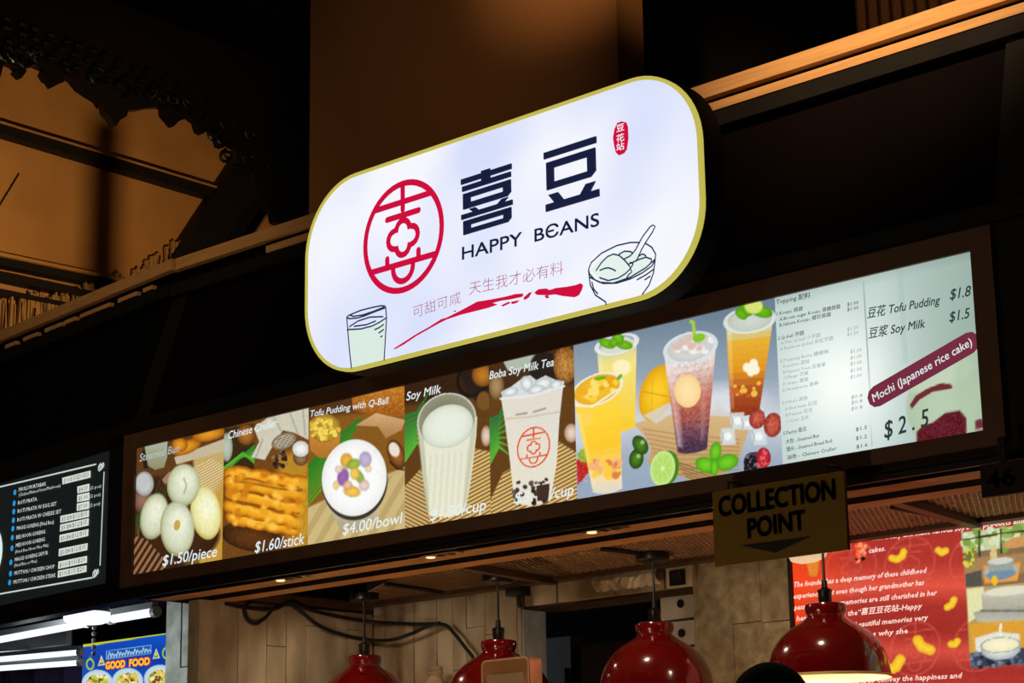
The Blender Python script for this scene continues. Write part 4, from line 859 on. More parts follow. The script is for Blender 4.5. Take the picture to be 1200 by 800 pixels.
for i, (x, y, t_, xe, ye, h_) in enumerate(((83, 220, 'PAULS MURTABAK', 255, 172, 4.6), (79, 280, 'ROTI PRATA', 205, 252, 4.6), (77, 326, 'ROTI PRATA W EGG SET', 312, 278, 4.6), (75, 374, 'ROTI PRATA W CHEESE SET', 338, 320, 4.6), (72, 420, 'MAGGI GORENG (Fried Rice)', 298, 378, 4.6), (69, 470, 'BEE HOON GORENG', 250, 432, 4.6), (67, 528, 'MEE HOON GORENG', 248, 478, 4.6), (61, 606, 'MAGGI GORENG SAYUR', 265, 552, 4.6), (59, 668, 'MUTTON / CHICKEN CHOP', 302, 624, 4.6), (54, 717, 'MUTTON / CHICKEN STEAK', 308, 672, 4.6))):
    c = PLEFT.px(*D_(x, y)); MB().prism(PLEFT, [(c[0] + .012 * math.cos(q * .5236), c[1] + .012 * math.sin(q * .5236)) for q in range(12)], .0005, .0015).build('number_dot', M['lb_blue'], lb)
    off = -5 if i in (0, 6, 7) else 8
    tx = MB(); text_into(tx, PLEFT, t_, D_(x + 22, y + off), D_(xe, ye + 14 if off > 0 else ye + 10), h_, .0015, 0, 1, .004); tx.build('menu_line', M['lb_txt'], lb)
for t_, l_, r_ in (('(Chicken/Mutton/Onion/Mushroom)', (105, 243), (335, 190)), ('(Fried Bee Hoon Mee Mix)', (85, 557), (268, 518)), ('(Fried Rice or Mee)', (80, 632), (205, 605)), ('(2 pcs)', (500, 204), (560, 192)), ('(2 pcs)', (498, 250), (556, 238)), ('(2 pcs)', (497, 300), (554, 288))):
    tx = MB(); text_into(tx, PLEFT, t_, D_(*l_), D_(*r_), 3.8, .0015, 0, 1); tx.build('menu_line', M['lb_txt'], lb)
pe = PLEFT.px(*D_(14, 540)); pp = MB().prism(PLEFT, [(pe[0] - .12 + .12 * math.cos(q * .2618), pe[1] + .12 * math.sin(q * .2618)) for q in range(24)], .0005, .001).build('plate_picture', M['mint'], lb)

# ================================================================ HANGING SIGNS
PC = Plane((0, 4.72, 0), (1, 0, 0))
M['yellow'] = pm('yellow_sign', (106, 81, 16), 0.12, 6, 0.55, spec=0.3); M['ink_black'] = plain('black_vinyl', (14, 13, 12), .6)
cs = empty('hanging_sign', (-3.42, 4.72, 2.2), 'dull yellow hanging sign reading COLLECTION POINT with black down arrow', 'sign')
ca_, cb_ = PC.px(834.5, 577)[0], PC.px(988, 545)[0]; cz0, cz1 = 2.194, 2.412
MB().pbox(PC, ca_, cb_, cz0, cz1, -.012, 0).build('board', M['yellow'], cs)
for t in (.12, .88): MB().tube([(ca_ + (cb_ - ca_) * t, 4.727, cz1), (ca_ + (cb_ - ca_) * t, 4.727, 2.435), (ca_ + (cb_ - ca_) * t, 4.79, 2.435)], .004, 6).build('hook', M['black_steel'], cs)
mb = MB(); text_into(mb, PC, 'COLLECTION', (843.5, 605), (979, 584), 23.5, .002, res=4, bold=.02); mb.build('lettering', M['ink_black'], cs)
mb = MB(); text_into(mb, PC, 'POINT', (877.5, 630), (944, 619.5), 23, .002, res=4, bold=.02)
mb.build('lettering', M['ink_black'], cs)
V = lambda x, y: (820 + x / 2.963, 530 + y / 2.963)
MB().prism(PC, [PC.px(*V(*q)) for q in ((145, 323), (385, 292), (263, 348))], .0005, .002).build('arrow', M['ink_black'], cs)
P46 = Plane((0, 4.75, 0), (1, 0, 0))
ns = empty('number_sign', (-2.7, 4.75, 2.28), 'dark brown hanging sign with black number 46 at right of the soffit', 'sign')
MB().pbox(P46, P46.px(1148, 545)[0], -2.55, 2.287, 2.373, -.015, 0).build('board', M['fascia'], ns)
MB().pbox(P46, -2.74, -2.72, 2.37, 2.44, -.012, -.004).build('bracket', M['black_steel'], ns)
mb = MB(); text_into(mb, P46, '46', (1157, 573), (1190, 567), 21, .002, res=4, bold=.014); mb.build('lettering', M['ink_black'], ns)
np_ = empty('number_plate', (-4.75, 5.94, 2.34), 'small black plate with white 46 on the header beam', 'sign')
PN = Plane((0, YB - .004, 0), (1, 0, 0))
MB().pbox(PN, PN.px(784.5, 675)[0], PN.px(801.5, 672)[0], 2.352, 2.405, -.008, .002).build('plate', M['ink_black'], np_)
mb = MB(); M['w_paint'] = plain('white_paint', (206, 204, 198)); text_into(mb, PN, '46', (787, 680), (799, 678), 8.5, .004, res=3, bold=.01); mb.build('lettering', M['w_paint'], np_)

# ================================================================ RED PENDANT LAMPS
M['lamp_red'] = pm('red_enamel', (108, 3, 6), 0.1, 6, 0.16, spec=0.6, coat=0.6); M['lamp_in'] = pm('cream_inside', (236, 214, 170), 0.05, 6, 0.6)
M['black_gloss'] = pm('black_plastic', (10, 9, 9), 0.2, 10, 0.35); M['bulb'] = em('warm_bulb', (255, 214, 150), 6.0)
def make_lamp():
    r = empty('pendant_lamp', (0, 0, 0), 'x', 'lamp', 'red pendant lamps under the soffit')
    zt = 2.432; zb = 1.945
    autosmooth(MB().lathe([(.0, 0), (.058, 0), (.06, -.004), (.06, -.026), (.054, -.032), (.0, -.034)], (0, 0, 0), 32, False).build('canopy', M['black_gloss'], r))
    MB().tube([(0, 0, -.03), (0, 0, -.19)], .0048, 8).build('cord', M['black_gloss'], r)
    autosmooth(MB().lathe([(.0, -.17), (.009, -.172), (.010, -.196), (.017, -.20), (.024, -.203), (.024, -.21), (.022, -.214), (.022, -.252), (.0, -.254)], (0, 0, 0), 24, False).build('socket', M['black_gloss'], r))
    out = [(.020, -.246), (.058, -.248), (.066, -.252), (.069, -.262), (.067, -.276), (.062, -.286), (.063, -.292), (.078, -.304), (.10, -.318), (.125, -.333), (.148, -.352), (.168, -.376), (.184, -.404), (.194, -.436), (.199, -.468), (.201, -.484), (.204, -.487)]
    sh = MB().lathe(out, (0, 0, 0), 56, False).build('shade', M['lamp_red'], r); autosmooth(sh, 35)
    inn = [(a - .004, b - .002) for a, b in out[6:-1]]; inn = [(.02, -.29)] + inn + [(.204, -.487)]
    li = MB().lathe(inn, (0, 0, 0), 56, False).build('shade_lining', M['lamp_in'], sh); autosmooth(li, 35)
    MB().lathe([(.199, -.4845), (.2055, -.4845), (.2065, -.4885), (.2055, -.4925), (.199, -.4925), (.198, -.4885), (.199, -.4845)], (0, 0, 0), 56, False).build('rim', M['lamp_in'], sh)
    autosmooth(MB().lathe([(.0, -.27), (.014, -.27), (.016, -.30), (.03, -.33), (.036, -.355), (.03, -.38), (.0, -.395)], (0, 0, 0), 16, False).build('bulb', M['bulb'], r))
    light('bulb_light', 'SPOT', (0, 0, -.40), 60, (1.0, .70, .40), .035, (0, 0, -2), 150, .5, r)
    return r
lamp0 = make_lamp()
LL = ['red dome pendant lamp furthest left, in front of the planked wall', 'red dome pendant lamp with the clear dispenser in front of it', 'red dome pendant lamp in front of the dark kitchen opening', 'red dome pendant lamp in front of the red story poster']
for i, xx in enumerate((-6.175, -5.43, -4.668, -3.94)):
    l = lamp0 if i == 0 else copy_tree(lamp0)
    l.location = (xx, 5.66, 2.432); l['label'] = LL[i]

# ================================================================ RED STORY POSTER
E_ = lambda x, y: (920 + x / 4.0, 600 + y / 4.0)
PP = Plane((0, 5.93, 0), (1, 0, 0))
sp_ = empty('story_poster', (-3.4, 5.93, 1.3), 'red backlit poster with white story text, yellow beans and photo strip', 'poster')
pa, pb_ = PP.px(928.5, 660)[0], -2.7
pr = Print(PP, pa, pb_, 1.55, 2.425, .0042); pr.zoom(920, 600, 4.0)
pr.vgrad([(60, (170, 48, 42)), (230, (178, 50, 42)), (345, (226, 82, 62)), (440, (168, 46, 38)), (560, (160, 40, 34)), (650, (214, 78, 62)), (740, (164, 44, 38)), (860, (196, 52, 44)), (1400, (180, 40, 34))])
a = np.clip((330 - pr.X) / 300, 0, 1)[:, None]; pr.C = pr.C * (1 - a) + np.array((242, 64, 14)) * a
for cx, cy in ((585, 240), (610, 640), (890, 230), (905, 620), (310, 260)): pr.logo(cx, cy, 120, 128, .15, 11, (214, 90, 74), .45)
for pts in ([(500, 215), (525, 222), (550, 205), (556, 185)], [(718, 178), (735, 190), (752, 180)], [(760, 445), (780, 435), (792, 410)], [(622, 600), (640, 630), (680, 645)], [(778, 618), (795, 620), (808, 604)], [(490, 738), (520, 725), (540, 690)], [(1125, 300), (1140, 310), (1160, 300)]):
    big = pts[0][0] in (622, 490); pr.ln(pts, 34 if not big else 50, (250, 206, 52), 1, 3, None, (226, 160, 30))
pr.poly([(95, 215), (165, 205), (150, 300), (115, 300)], (226, 130, 36), 5); pr.ln([(100, 218), (160, 206)], 8, (250, 170, 70), .9)
pr.poly([(322, 145), (382, 135), (372, 232), (332, 235)], (226, 60, 30), 4); pr.dots([(326, 150), (380, 140), (372, 225), (334, 230)], [(250, 110, 70), (190, 30, 20), (255, 150, 110)], 16, 9, 31); pr.dots([(332, 216), (372, 212), (370, 240), (334, 240)], [(20, 10, 10)], 6, 6, 32)
# photo strip on the right of the poster
Q = lambda x, y: ((1110 + x / 4.0 - 920) * 4, (600 + y / 4.0 - 600) * 4)
def q(*ps): return [Q(*t) for t in ps]
pr.poly(q((68, 95), (700, 20), (700, 330), (88, 350)), (132, 104, 70), 2)
pr.poly(q((68, 95), (700, 20), (700, 120), (74, 190)), (196, 206, 160), 6); pr.dots(q((70, 95), (600, 30), (600, 150), (74, 190)), [(120, 160, 60), (210, 226, 190), (150, 180, 90), (226, 220, 170)], 60, 16, 33, 5)
for pts in (q((150, 90), (152, 210)), q((250, 80), (255, 190)), q((70, 130), (250, 100)), q((250, 100), (600, 60))): pr.ln(pts, 9, (50, 44, 34), .9)
pr.poly(q((78, 240), (150, 210), (360, 190), (600, 160), (600, 240), (84, 330)), (170, 130, 84), 8, .9); pr.poly(q((84, 290), (160, 270), (165, 345), (88, 350)), (80, 76, 70), 5)
pr.dots(q((80, 180), (130, 170), (130, 250), (82, 250)), [(150, 170, 50), (220, 206, 60), (90, 120, 40)], 22, 10, 34); pr.poly(q((170, 250), (345, 235), (330, 320), (175, 335)), (232, 156, 60), 6)
pr.el(*Q(252, 275), 84, 32, (214, 220, 214), -8, 3, (160, 168, 160)); pr.el(*Q(252, 290), 70, 26, (110, 140, 166), -8, 4); pr.poly(q((190, 235), (310, 225), (312, 270), (195, 282)), (150, 160, 152), 4); pr.el(*Q(250, 228), 60, 16, (206, 208, 196), -6, 4); pr.poly(q((200, 190), (225, 140), (235, 215), (205, 222)), (214, 196, 130), 4); pr.el(*Q(330, 140), 70, 24, (206, 150, 90), -14, 5); pr.el(*Q(222, 320), 14, 24, (240, 190, 30), 0, 4)
pr.poly(q((88, 355), (700, 300), (700, 690), (110, 730)), (170, 150, 104), 2); pr.poly(q((90, 360), (170, 350), (180, 460), (100, 520)), (226, 224, 170), 8)
pr.poly(q((160, 380), (360, 345), (600, 330), (600, 460), (360, 455), (165, 460)), (206, 204, 186), 5, 1, (170, 168, 150)); pr.el(*Q(290, 368), 120, 22, (226, 220, 196), -6, 6); pr.poly(q((120, 470), (170, 455), (600, 430), (600, 500), (290, 515), (230, 530), (140, 510)), (150, 150, 136), 5, 1, (196, 196, 180)); pr.ln(q((160, 462), (360, 462)), 8, (84, 84, 70), .8, 4)
pr.poly(q((100, 520), (600, 490), (600, 620), (112, 660)), (226, 158, 44), 14, .9); pr.poly(q((130, 590), (230, 560), (340, 570), (340, 640), (135, 660)), (226, 226, 214), 8); pr.ln(q((250, 525), (250, 590)), 12, (240, 236, 220), .9)
pr.poly(q((108, 660), (600, 610), (600, 690), (112, 730)), (52, 62, 84), 6); pr.dots(q((112, 665), (345, 640), (345, 715), (115, 728)), [(120, 130, 150), (30, 36, 54), (90, 100, 124)], 40, 9, 35)
pr.el(*Q(250, 640), 92, 52, (232, 234, 226), -4, 3, (170, 176, 176)); pr.el(*Q(250, 622), 90, 34, (250, 244, 208), -4, 3, (236, 226, 180)); pr.ring(*Q(250, 622), 91, 35, (150, 160, 160), 4, -4, .8)
pr.grain(6, 3, None, 30)
pr.build('poster_print', PRT, sp_, .0)
MB().box(pa - .012, pa, 5.915, 5.96, 1.4, 2.43).build('frame_bar', M['black_steel'], sp_); MB().box(pa, pb_, 5.935, 5.965, 1.5, 2.43).build('backing', M['black_steel'], sp_)
M['p_txt'] = em('poster_text', (255, 214, 200), 1.0)
for t_, l_, r_ in (('Anniversary and make various soy', (390, 135), (842, 84)), ('bean products and', (852, 82), (1120, 50)), ('cakes.', (392, 192), (470, 180)), ('The founder has a deep memory of these childhood', (40, 352), (660, 284)), ('experiences, but even though her grandmother has', (40, 406), (650, 340)), ('passed away, her memories are still cherished in her', (45, 458), (710, 388)), ('heart. Therefore the“喜豆豆花站-Happy', (55, 510), (640, 450)), ('Beans” keeps these beautiful memories very', (60, 566), (668, 504)), ('much. This also means why she', (60, 616), (575, 566)), ('wants to use it to convey the happiness and', (160, 812), (826, 776)), ('joy of these childhood flavours', (160, 850), (640, 820))):
    mb = MB(); text_into(mb, PP, t_, E_(*l_), E_(*r_), 6.2, .0015, .3, 1, .014); mb.build('text_line', M['p_txt'], sp_)

# ================================================================ SOFFIT SPOTLIGHTS, CABLES
M['spot_glow'] = em('spot_glow', (255, 226, 170), 1.4); M['chrome'] = pm('brushed_metal', (170, 150, 120), .1, 20, .3, metal=.9)
SPL = ['recessed twin spotlight in the soffit below the cruller photo', 'recessed twin spotlight in the soffit below the soy milk photo', 'recessed twin spotlight in the soffit below the fruit drinks']
for i, (px_, py_) in enumerate(((337, 676), (512, 648), (708, 619))):
    c = U(px_, py_, Z=2.385); r = empty('recessed_spotlight', (c[0], 4.875, 2.385), SPL[i], 'spotlight', 'recessed spotlights in the soffit')
    MB().box(c[0] - .085, c[0] + .085, 4.855, 4.895, 2.380, 2.3848).build('faceplate', M['chrome' if i != 1 else 'soffit'], r)
    for dx in (-.055, -.005, .045):
        MB().lathe([(.0, -.002), (.012, -.001), (.016, .0), (.016, .004)], (c[0] + dx, 4.875, 2.377), 14, False).build('lens', M['spot_glow' if dx < -.04 else 'black_gloss'], r)
M['cable'] = pm('black_cable', (16, 13, 12), .2, 10, .6)
def spline(pts, n=10):
    P = [np.array(p, float) for p in pts]; out = []
    for i in range(len(P) - 1):
        p0, p1, p2, p3 = P[max(i - 1, 0)], P[i], P[i + 1], P[min(i + 2, len(P) - 1)]
        for k in range(n):
            t = k / n; out.append(.5 * (2 * p1 + (p2 - p0) * t + (2 * p0 - 5 * p1 + 4 * p2 - p3) * t * t + (3 * p1 - p0 - 3 * p2 + p3) * t ** 3))
    return out + [P[-1]]
S7 = lambda x, y: (200 + x / 3.333, 620 + y / 3.333)
def wallpx(x, y, Y=5.9):
    a = U(x, y, Y=Y); b = U(x, y, X=-6.41)
    return a if a[0] > -6.41 else b
def cable(pts, r, label, Y=5.90):
    mb = MB(); mb.tube(spline([wallpx(p[0], p[1], Y) for p in pts], 8), r, 8)
    return tag(autosmooth(mb.build('power_cable', M['cable'])), label, 'cable', 'black cables along the stall wall')
cable([S7(470, 285), S7(560, 318), S7(680, 345), S7(800, 362), S7(950, 370), S7(1065, 372), S7(1110, 410), S7(1150, 460), S7(1185, 505), S7(1215, 560)], .0078, 'thick black cable running level then dropping behind the second lamp')
cable([S7(465, 290), S7(520, 330), S7(580, 375), S7(660, 408), S7(760, 430), S7(860, 432), S7(940, 408), S7(1000, 380), S7(1050, 366)], .0075, 'black cable sagging in a loop across the planked wall', 5.885)
def sidepx(x, y): return U(x, y, X=-6.412)
mb = MB(); mb.tube(spline([sidepx(*S7(*p)) for p in ((215, 290), (260, 300), (330, 310), (400, 312), (440, 296))] + [sidepx(*S7(468, 284))], 8), .008, 8)
tag(autosmooth(mb.build('power_cable', M['cable'])), 'thin black cable along the side wall toward the corner', 'cable', 'black cables along the stall wall')
mb = MB(); mb.tube(spline([sidepx(*S7(*p)) for p in ((312, 285), (290, 300), (288, 330), (305, 360), (335, 368), (370, 345), (400, 312), (425, 300))], 8), .007, 8)
tag(autosmooth(mb.build('power_cable', M['cable'])), 'small curled loop of black cable on the dark side wall', 'cable', 'black cables along the stall wall')
for pts, lab in (([(452, 684), (480, 688), (500, 691), (518, 694)], 'short black lead on the mesh above the furthest left lamp'), ([(705, 643), (725, 645), (745, 648), (760, 650)], 'short black lead on the mesh beside the third lamp canopy'), ([(1045, 594), (1075, 600), (1100, 605), (1128, 606)], 'short black lead on the mesh above the red poster')):
    mb = MB(); mb.tube([U(*p, Z=2.424) for p in pts], .008, 8); tag(mb.build('power_cable', M['cable']), lab, 'cable', 'black leads on the mesh')

# ================================================================ THINGS INSIDE THE STALL
M['clear'] = pm('amber_acrylic', (226, 170, 120), .1, 8, .15, spec=.5); M['clear'].node_tree.nodes['Principled BSDF'].inputs['Transmission Weight'].default_value = .35; M['clear'].node_tree.nodes['Principled BSDF'].inputs['Alpha'].default_value = .8
M['cream'] = pm('cream_plastic', (206, 176, 138), .1, 8, .4); M['cream_edge'] = pm('pale_edge', (236, 206, 170), .08, 8, .3)
# counter and display case that carry them (below the picture)
M['counter_top'] = pm('pale_stone', (190, 176, 156), .15, 6, .35); M['counter_body'] = pm('red_laminate', (110, 24, 20), .15, 4, .4)
ct = empty('counter', (-4.2, 5.25, 0), 'long stall counter with pale stone top beneath the pendant lamps', 'counter')
MB().box(-6.3, -2.0, 5.02, 5.55, 0, 1.0).build('body', M['counter_body'], ct); MB().box(-6.35, -1.95, 4.98, 5.60, 1.0, 1.05).build('top', M['counter_top'], ct)
dc = empty('display_case', (-5.05, 5.3, 1.05), 'low steel display case on the counter under the cup dispenser', 'display case')
MB().box(-5.35, -4.75, 5.12, 5.48, 1.05, 1.68).build('body', M['chrome'], dc); MB().box(-5.37, -4.73, 5.10, 5.50, 1.68, 1.70).build('lid', M['chrome'], dc)
PD = Plane((0, 5.2, 0), (1, 0, 0)); dx0, dx1, dz1 = PD.px(565, 775)[0], PD.px(621, 775)[0], PD.px(592, 771)[1]
ds = empty('cup_dispenser', ((dx0 + dx1) / 2, 5.28, 1.70), 'clear amber acrylic dispenser with rounded top in front of the second red lamp', 'dispenser')
pl_ = Plane((0, 5.2, 0), (1, 0, 0))
MB().prism(pl_, rrect(dx0, dx1, 1.70, dz1, .022, 5), -.06, 0).build('shell', M['clear'], ds)
MB().prism(pl_, rrect(dx0 + .025, dx1 - .025, 1.72, dz1 - .052, .01, 4), -.05, .004).build('inner_tray', M['cream'], ds)
oo = rrect(dx0, dx1, 1.70, dz1, .022, 5); nn_ = len(oo); ii = rrect(dx0 + .007, dx1 - .007, 1.707, dz1 - .007, .016, 5)
MB().add([pl_.w(t, .005) for t in oo] + [pl_.w(t, .005) for t in ii], [(k, (k + 1) % nn_, nn_ + (k + 1) % nn_, nn_ + k) for k in range(nn_)]).build('front_edge', M['cream_edge'], ds)
sh_ = MB().box(-6.35, -5.65, 5.74, 5.945, 1.86, 1.88).build('wall_shelf', M['lining']); tag(sh_, 'narrow timber shelf fixed to the planked back wall', 'shelf')
bt = empty('bottle', (-5.985, 5.87, 1.88), 'cream bottle with ridged cap on the wall shelf', 'bottle')
autosmooth(MB().lathe([(.0, 0), (.055, 0), (.058, .01), (.058, .15), (.05, .185), (.032, .205), (.026, .215), (.026, .225), (.0, .226)], (-5.985, 5.87, 1.88), 28, False).build('body', M['cream'], bt))
cpm = MB().lathe([(.0, .222), (.030, .222), (.032, .226), (.032, .236), (.027, .240), (.030, .244), (.030, .252), (.026, .257), (.0, .258)], (-5.985, 5.87, 1.88), 28, False).build('cap', M['plaster'], bt); autosmooth(cpm)
# kitchen through the opening
M['white_steel'] = pm('white_enamel', (198, 196, 192), .12, 5, .45); M['blue_grey'] = pm('blue_grey_steel', (58, 66, 74), .2, 4, .5)
PK = Plane((0, 6.3, 0), (1, 0, 0))
def kx(x, y, Y): return U(x, y, Y=Y)
cbn = empty('steel_cabinet', (-5.6, 6.9, 0), 'blue-grey steel cabinet deep in the dark kitchen', 'cabinet')
k0, k1 = kx(626, 740, 6.9)[0], kx(668, 740, 6.9)[0]
MB().box(k0, k1, 6.9, 6.98, 0, 2.34).build('body', M['blue_grey'], cbn); MB().box(k0 + .03, k1 - .02, 6.88, 6.9, 1.0, 2.2).build('door', M['blue_grey'], cbn)
bx_ = tag(MB().box(k1 + .15, k1 + .42, 6.8, 7.0, 1.6, 2.28).build('storage_box', M['joint']), 'brown storage box stacked in the dark kitchen', 'box')
tag(MB().box(k1 + .1, k1 + .6, 6.78, 7.1, 1.5, 1.6).build('storage_shelf', M['black_steel']), 'black shelf carrying the brown storage box', 'shelf')
rk = empty('oven_rack', (-4.9, 6.1, 0), 'white steel drawer rack with dark holes beside the pillar', 'rack')
r0, r1 = kx(774, 710, 6.1)[0], kx(806, 710, 6.1)[0] + .1
for z0_, z1_ in ((2.25, 2.36), (2.15, 2.24), (2.05, 2.14), (1.95, 2.04)):
    dd = MB().box(r0, r1, 6.1, 6.4, z0_, z1_).build('drawer', M['white_steel'], rk)
    MB().lathe([(.0, 0), (.016, 0), (.016, .004), (.0, .004)], (0, 0, 0), 14, False)
    c = (r0 + .10, 6.095, (z0_ + z1_) / 2); MB().tube([(c[0], 6.102, c[2]), (c[0], 6.094, c[2])], .016, 14).build('hole', M['ink_black'], dd)
MB().box(r0, r1, 6.12, 6.4, 0, 1.94).build('base', M['white_steel'], rk)
jb = empty('junction_box', (-5.6, 5.93, 2.37), 'small black junction box at the upper left corner of the kitchen opening', 'junction box')
j0, j1 = U(594, 680, Y=5.9)[0], U(611, 680, Y=5.9)[0]
MB().box(j0, j1, 5.89, 5.95, 2.385, 2.445).build('housing', M['black_gloss'], jb); MB().tube([((j0 + j1) / 2, 5.92, 2.385), ((j0 + j1) / 2, 5.93, 2.34)], .008, 8).build('lead', M['cable'], jb)
bag = MB(); b0, b1 = U(700, 680, Y=5.93)[0], U(775, 675, Y=5.93)[0]
NB = 18
for i in range(NB + 1):
    for j in range(5):
        x = b0 + (b1 - b0) * i / NB; zz = 2.36 + .075 * j / 4
        bag.v.append((x, 5.93 - .03 * math.sin(math.pi * j / 4) - rng.uniform(0, .012), zz + rng.uniform(-.006, .006)))
bag.f += [(i * 5 + j, (i + 1) * 5 + j, (i + 1) * 5 + j + 1, i * 5 + j + 1) for i in range(NB) for j in range(4)]
M['film'] = pm('crumpled_film', (196, 186, 170), .2, 20, .15, spec=.8)
tag(bag.build('plastic_wrap', M['film']), 'crumpled clear plastic wrap tucked along the header beam', 'plastic wrap')
disc = empty('ceiling_light', (-3.82, 5.45, 2.40), 'round white ceiling light half hidden behind the yellow sign', 'ceiling light')
c = U(955, 650, Z=2.40); disc.location = (c[0], c[1], 2.40); light('ceiling_light_glow', 'POINT', (0, 0, -.06), 4.0, (1.0, .84, .62), .05, None, 60, .4, disc); M['milk'] = em('milk_glass', (214, 190, 150), .9, (200, 190, 170))
autosmooth(MB().lathe([(.0, -.035), (.05, -.033), (.085, -.02), (.095, .0), (.095, .03)], (c[0], c[1], 2.40), 32, False).build('diffuser', M['milk'], disc)); MB().lathe([(.0, .03), (.09, .03), (.09, .038), (.0, .038)], (c[0], c[1], 2.40), 32, False).build('base', M['white_steel'], disc)

# ================================================================ NEIGHBOUR STALL, LOWER LEFT
M['tube'] = em('cool_tube', (236, 244, 255), 1.25); M['housing'] = pm('white_housing', (120, 124, 126), .1, 6, .4); M['grey_panel'] = pm('grey_panel', (150, 154, 154), .15, 4, .5)
F_ = lambda x, y: (x / 5.4545, 690 + y / 5.4545)
def fixture(p0, p1, z, r, label, hp0=None, hp1=None, hz=None):
    a, b = U(*p0, Z=z), U(*p1, Z=z)
    o = empty('tube_light', (a + b) / 2, label, 'tube light', 'fluorescent tube lights in the neighbour stall')
    MB().tube([a, b], r, 12).build('tube', M['tube'], o)
    d = (b - a) / np.linalg.norm(b - a); n = np.array([-d[1], d[0], 0])
    h = r * 1.25
    P = []
    for zz, ww in ((z + r * .9, h * .8), (z + r * 2.4, h * .6)):
        P += [a - n * ww + [0, 0, zz - z], b - n * ww + [0, 0, zz - z], b + n * ww + [0, 0, zz - z], a + n * ww + [0, 0, zz - z]]
    MB().hexa(P).build('housing', M['housing'], o)
    for q_, s_ in ((a, -1), (b, 1)): MB().tube([q_ - d * .01 * s_, q_ + d * .02 * s_], r * 1.35, 10).build('end_cap', M['grey_panel'], o); MB().tube([q_ - d * .06 * s_ + [0, 0, r * 2], np.array([q_[0] - d[0] * .06 * s_, q_[1] - d[1] * .06 * s_, 2.755])], .004, 6).build('hanger', M['black_steel'], o)
    return o
fixture(F_(-250, 370), F_(560, 218), 2.50, .017, 'long glowing fluorescent tube sloping across the lower left')
fixture(F_(715, 192), F_(990, 146), 2.50, .019, 'short glowing fluorescent tube beside the white post')
fixture(F_(-200, 424), F_(462, 378), 2.60, .009, 'thin fluorescent tube, upper of the low rear pair')
fixture(F_(-200, 466), F_(510, 404), 2.55, .016, 'thicker fluorescent tube just below the grey panel')
fixture(F_(-200, 520), F_(510, 470), 2.50, .016, 'lowest fluorescent tube above the purple cloth')
a, b = U(*F_(-150, 240), Z=2.53), U(*F_(440, 145), Z=2.53)
lt = empty('light_trough', (a + b) / 2, 'white metal lamp trough above the long tube at far left', 'lamp trough'); d = (b - a) / np.linalg.norm(b - a); n = np.array([-d[1], d[0], 0]) * .06
MB().hexa([a - n, b - n, b + n, a + n] + [t + np.array([0, 0, .07]) for t in (a - n * .7, b - n * .7, b + n * .7, a + n * .7)]).build('body', M['housing'], lt)
for q_ in (a + d * .3, b - d * .2): MB().tube([q_ + [0, 0, .06], np.array([q_[0], q_[1], 2.755])], .004, 6).build('hanger', M['black_steel'], lt)
MB().tube([b + [0, 0, .03] - d * .01, b + [0, 0, .03] + d * .015], .05, 4).build('end_plate', M['grey_panel'], lt)
c = U(*F_(555, 195), Z=2.44); rl = empty('round_light', c, 'round flat glowing ceiling light between the tubes', 'ceiling light')
autosmooth(MB().lathe([(.0, -.02), (.075, -.017), (.098, -.008), (.102, .008), (.102, .03), (.0, .03)], c, 32, False).build('diffuser', M['tube'], rl)); MB().lathe([(.0, .03), (.1, .03), (.1, .06), (.0, .06)], c, 24, False).build('base', M['housing'], rl); MB().tube([c + [0, 0, .05], np.array([c[0], c[1], 2.755])], .008, 8).build('stem', M['black_steel'], rl)
PG = Plane((0, 6.9, 0), (1, 0, 0)); g0, g1 = PG.px(*F_(-200, 380)), PG.px(*F_(422, 350))
tag(MB().pbox(PG, g0[0], g1[0], g1[1], g1[1] + .15, -.04, 0).build('wall_panel', M['grey_panel']), 'grey metal panel behind the fluorescent tubes', 'panel')
PF = Plane((0, 7.0, 0), (1, 0, 0)); fx0 = PF.px(*F_(527, 470))[0]; fx1 = PF.px(*F_(1180, 400))[0]; fz = PF.px(*F_(545, 352))[1]
fp = empty('food_poster', (fx0, 7.0, 1.2), 'blue poster reading GOOD FOOD above plates of food', 'poster')
pr = Print(PF, fx0, fx1, 1.7, fz, .0042); pr.zoom(0, 690, 5.4545); pr.fill((10, 66, 176)); pr.vgrad([(280, (12, 84, 196)), (450, (8, 54, 160)), (620, (16, 90, 190))])
pr.ln([(530, 360), (1300, 238)], 22, (196, 200, 40)); pr.ln([(520, 380), (508, 700)], 20, (196, 200, 40))
pr.poly([(678, 395), (968, 355), (966, 415), (676, 452)], (120, 176, 220), 3); pr.poly([(684, 398), (962, 360), (960, 412), (682, 446)], (24, 84, 170), 3)
for k in range(15): pr.ln([(690 + k * 18, 440 - k * 2.4), (700 + k * 18, 405 - k * 2.4 + (k % 3) * 8), (712 + k * 18, 432 - k * 2.6)], 7, (180, 210, 226), .9)
for x, y in ((576, 480), (1062, 410)): pr.ring(x, y, 22, 32, (150, 200, 60), 9); pr.poly([(x - 8, y - 58), (x, y - 32), (x + 10, y - 56), (x + 4, y - 30)], (196, 214, 60), 3)
for x, y in ((648, 462), (998, 418)): pr.poly([(x - 22, y + 28), (x, y - 40), (x + 24, y + 22)], (226, 226, 200), 3); pr.poly([(x - 14, y + 22), (x, y - 22), (x + 15, y + 16)], (60, 130, 40), 3); pr.el(x, y, 7, 10, (240, 200, 50))
for x, y in ((622, 602), (815, 590), (1020, 570)):
    pr.el(x, y, 100, 86, (214, 232, 240), -5, 3, (180, 204, 220)); pr.el(x, y + 8, 72, 62, (196, 160, 50), -5, 4); pr.dots([(x - 60, y - 40), (x + 60, y - 48), (x + 66, y + 50), (x - 60, y + 50)], [(196, 206, 60), (120, 150, 40), (226, 196, 90), (110, 70, 34), (240, 230, 170)], 70, 12, int(x))
pr.build('poster_print', PRT, fp, .0)
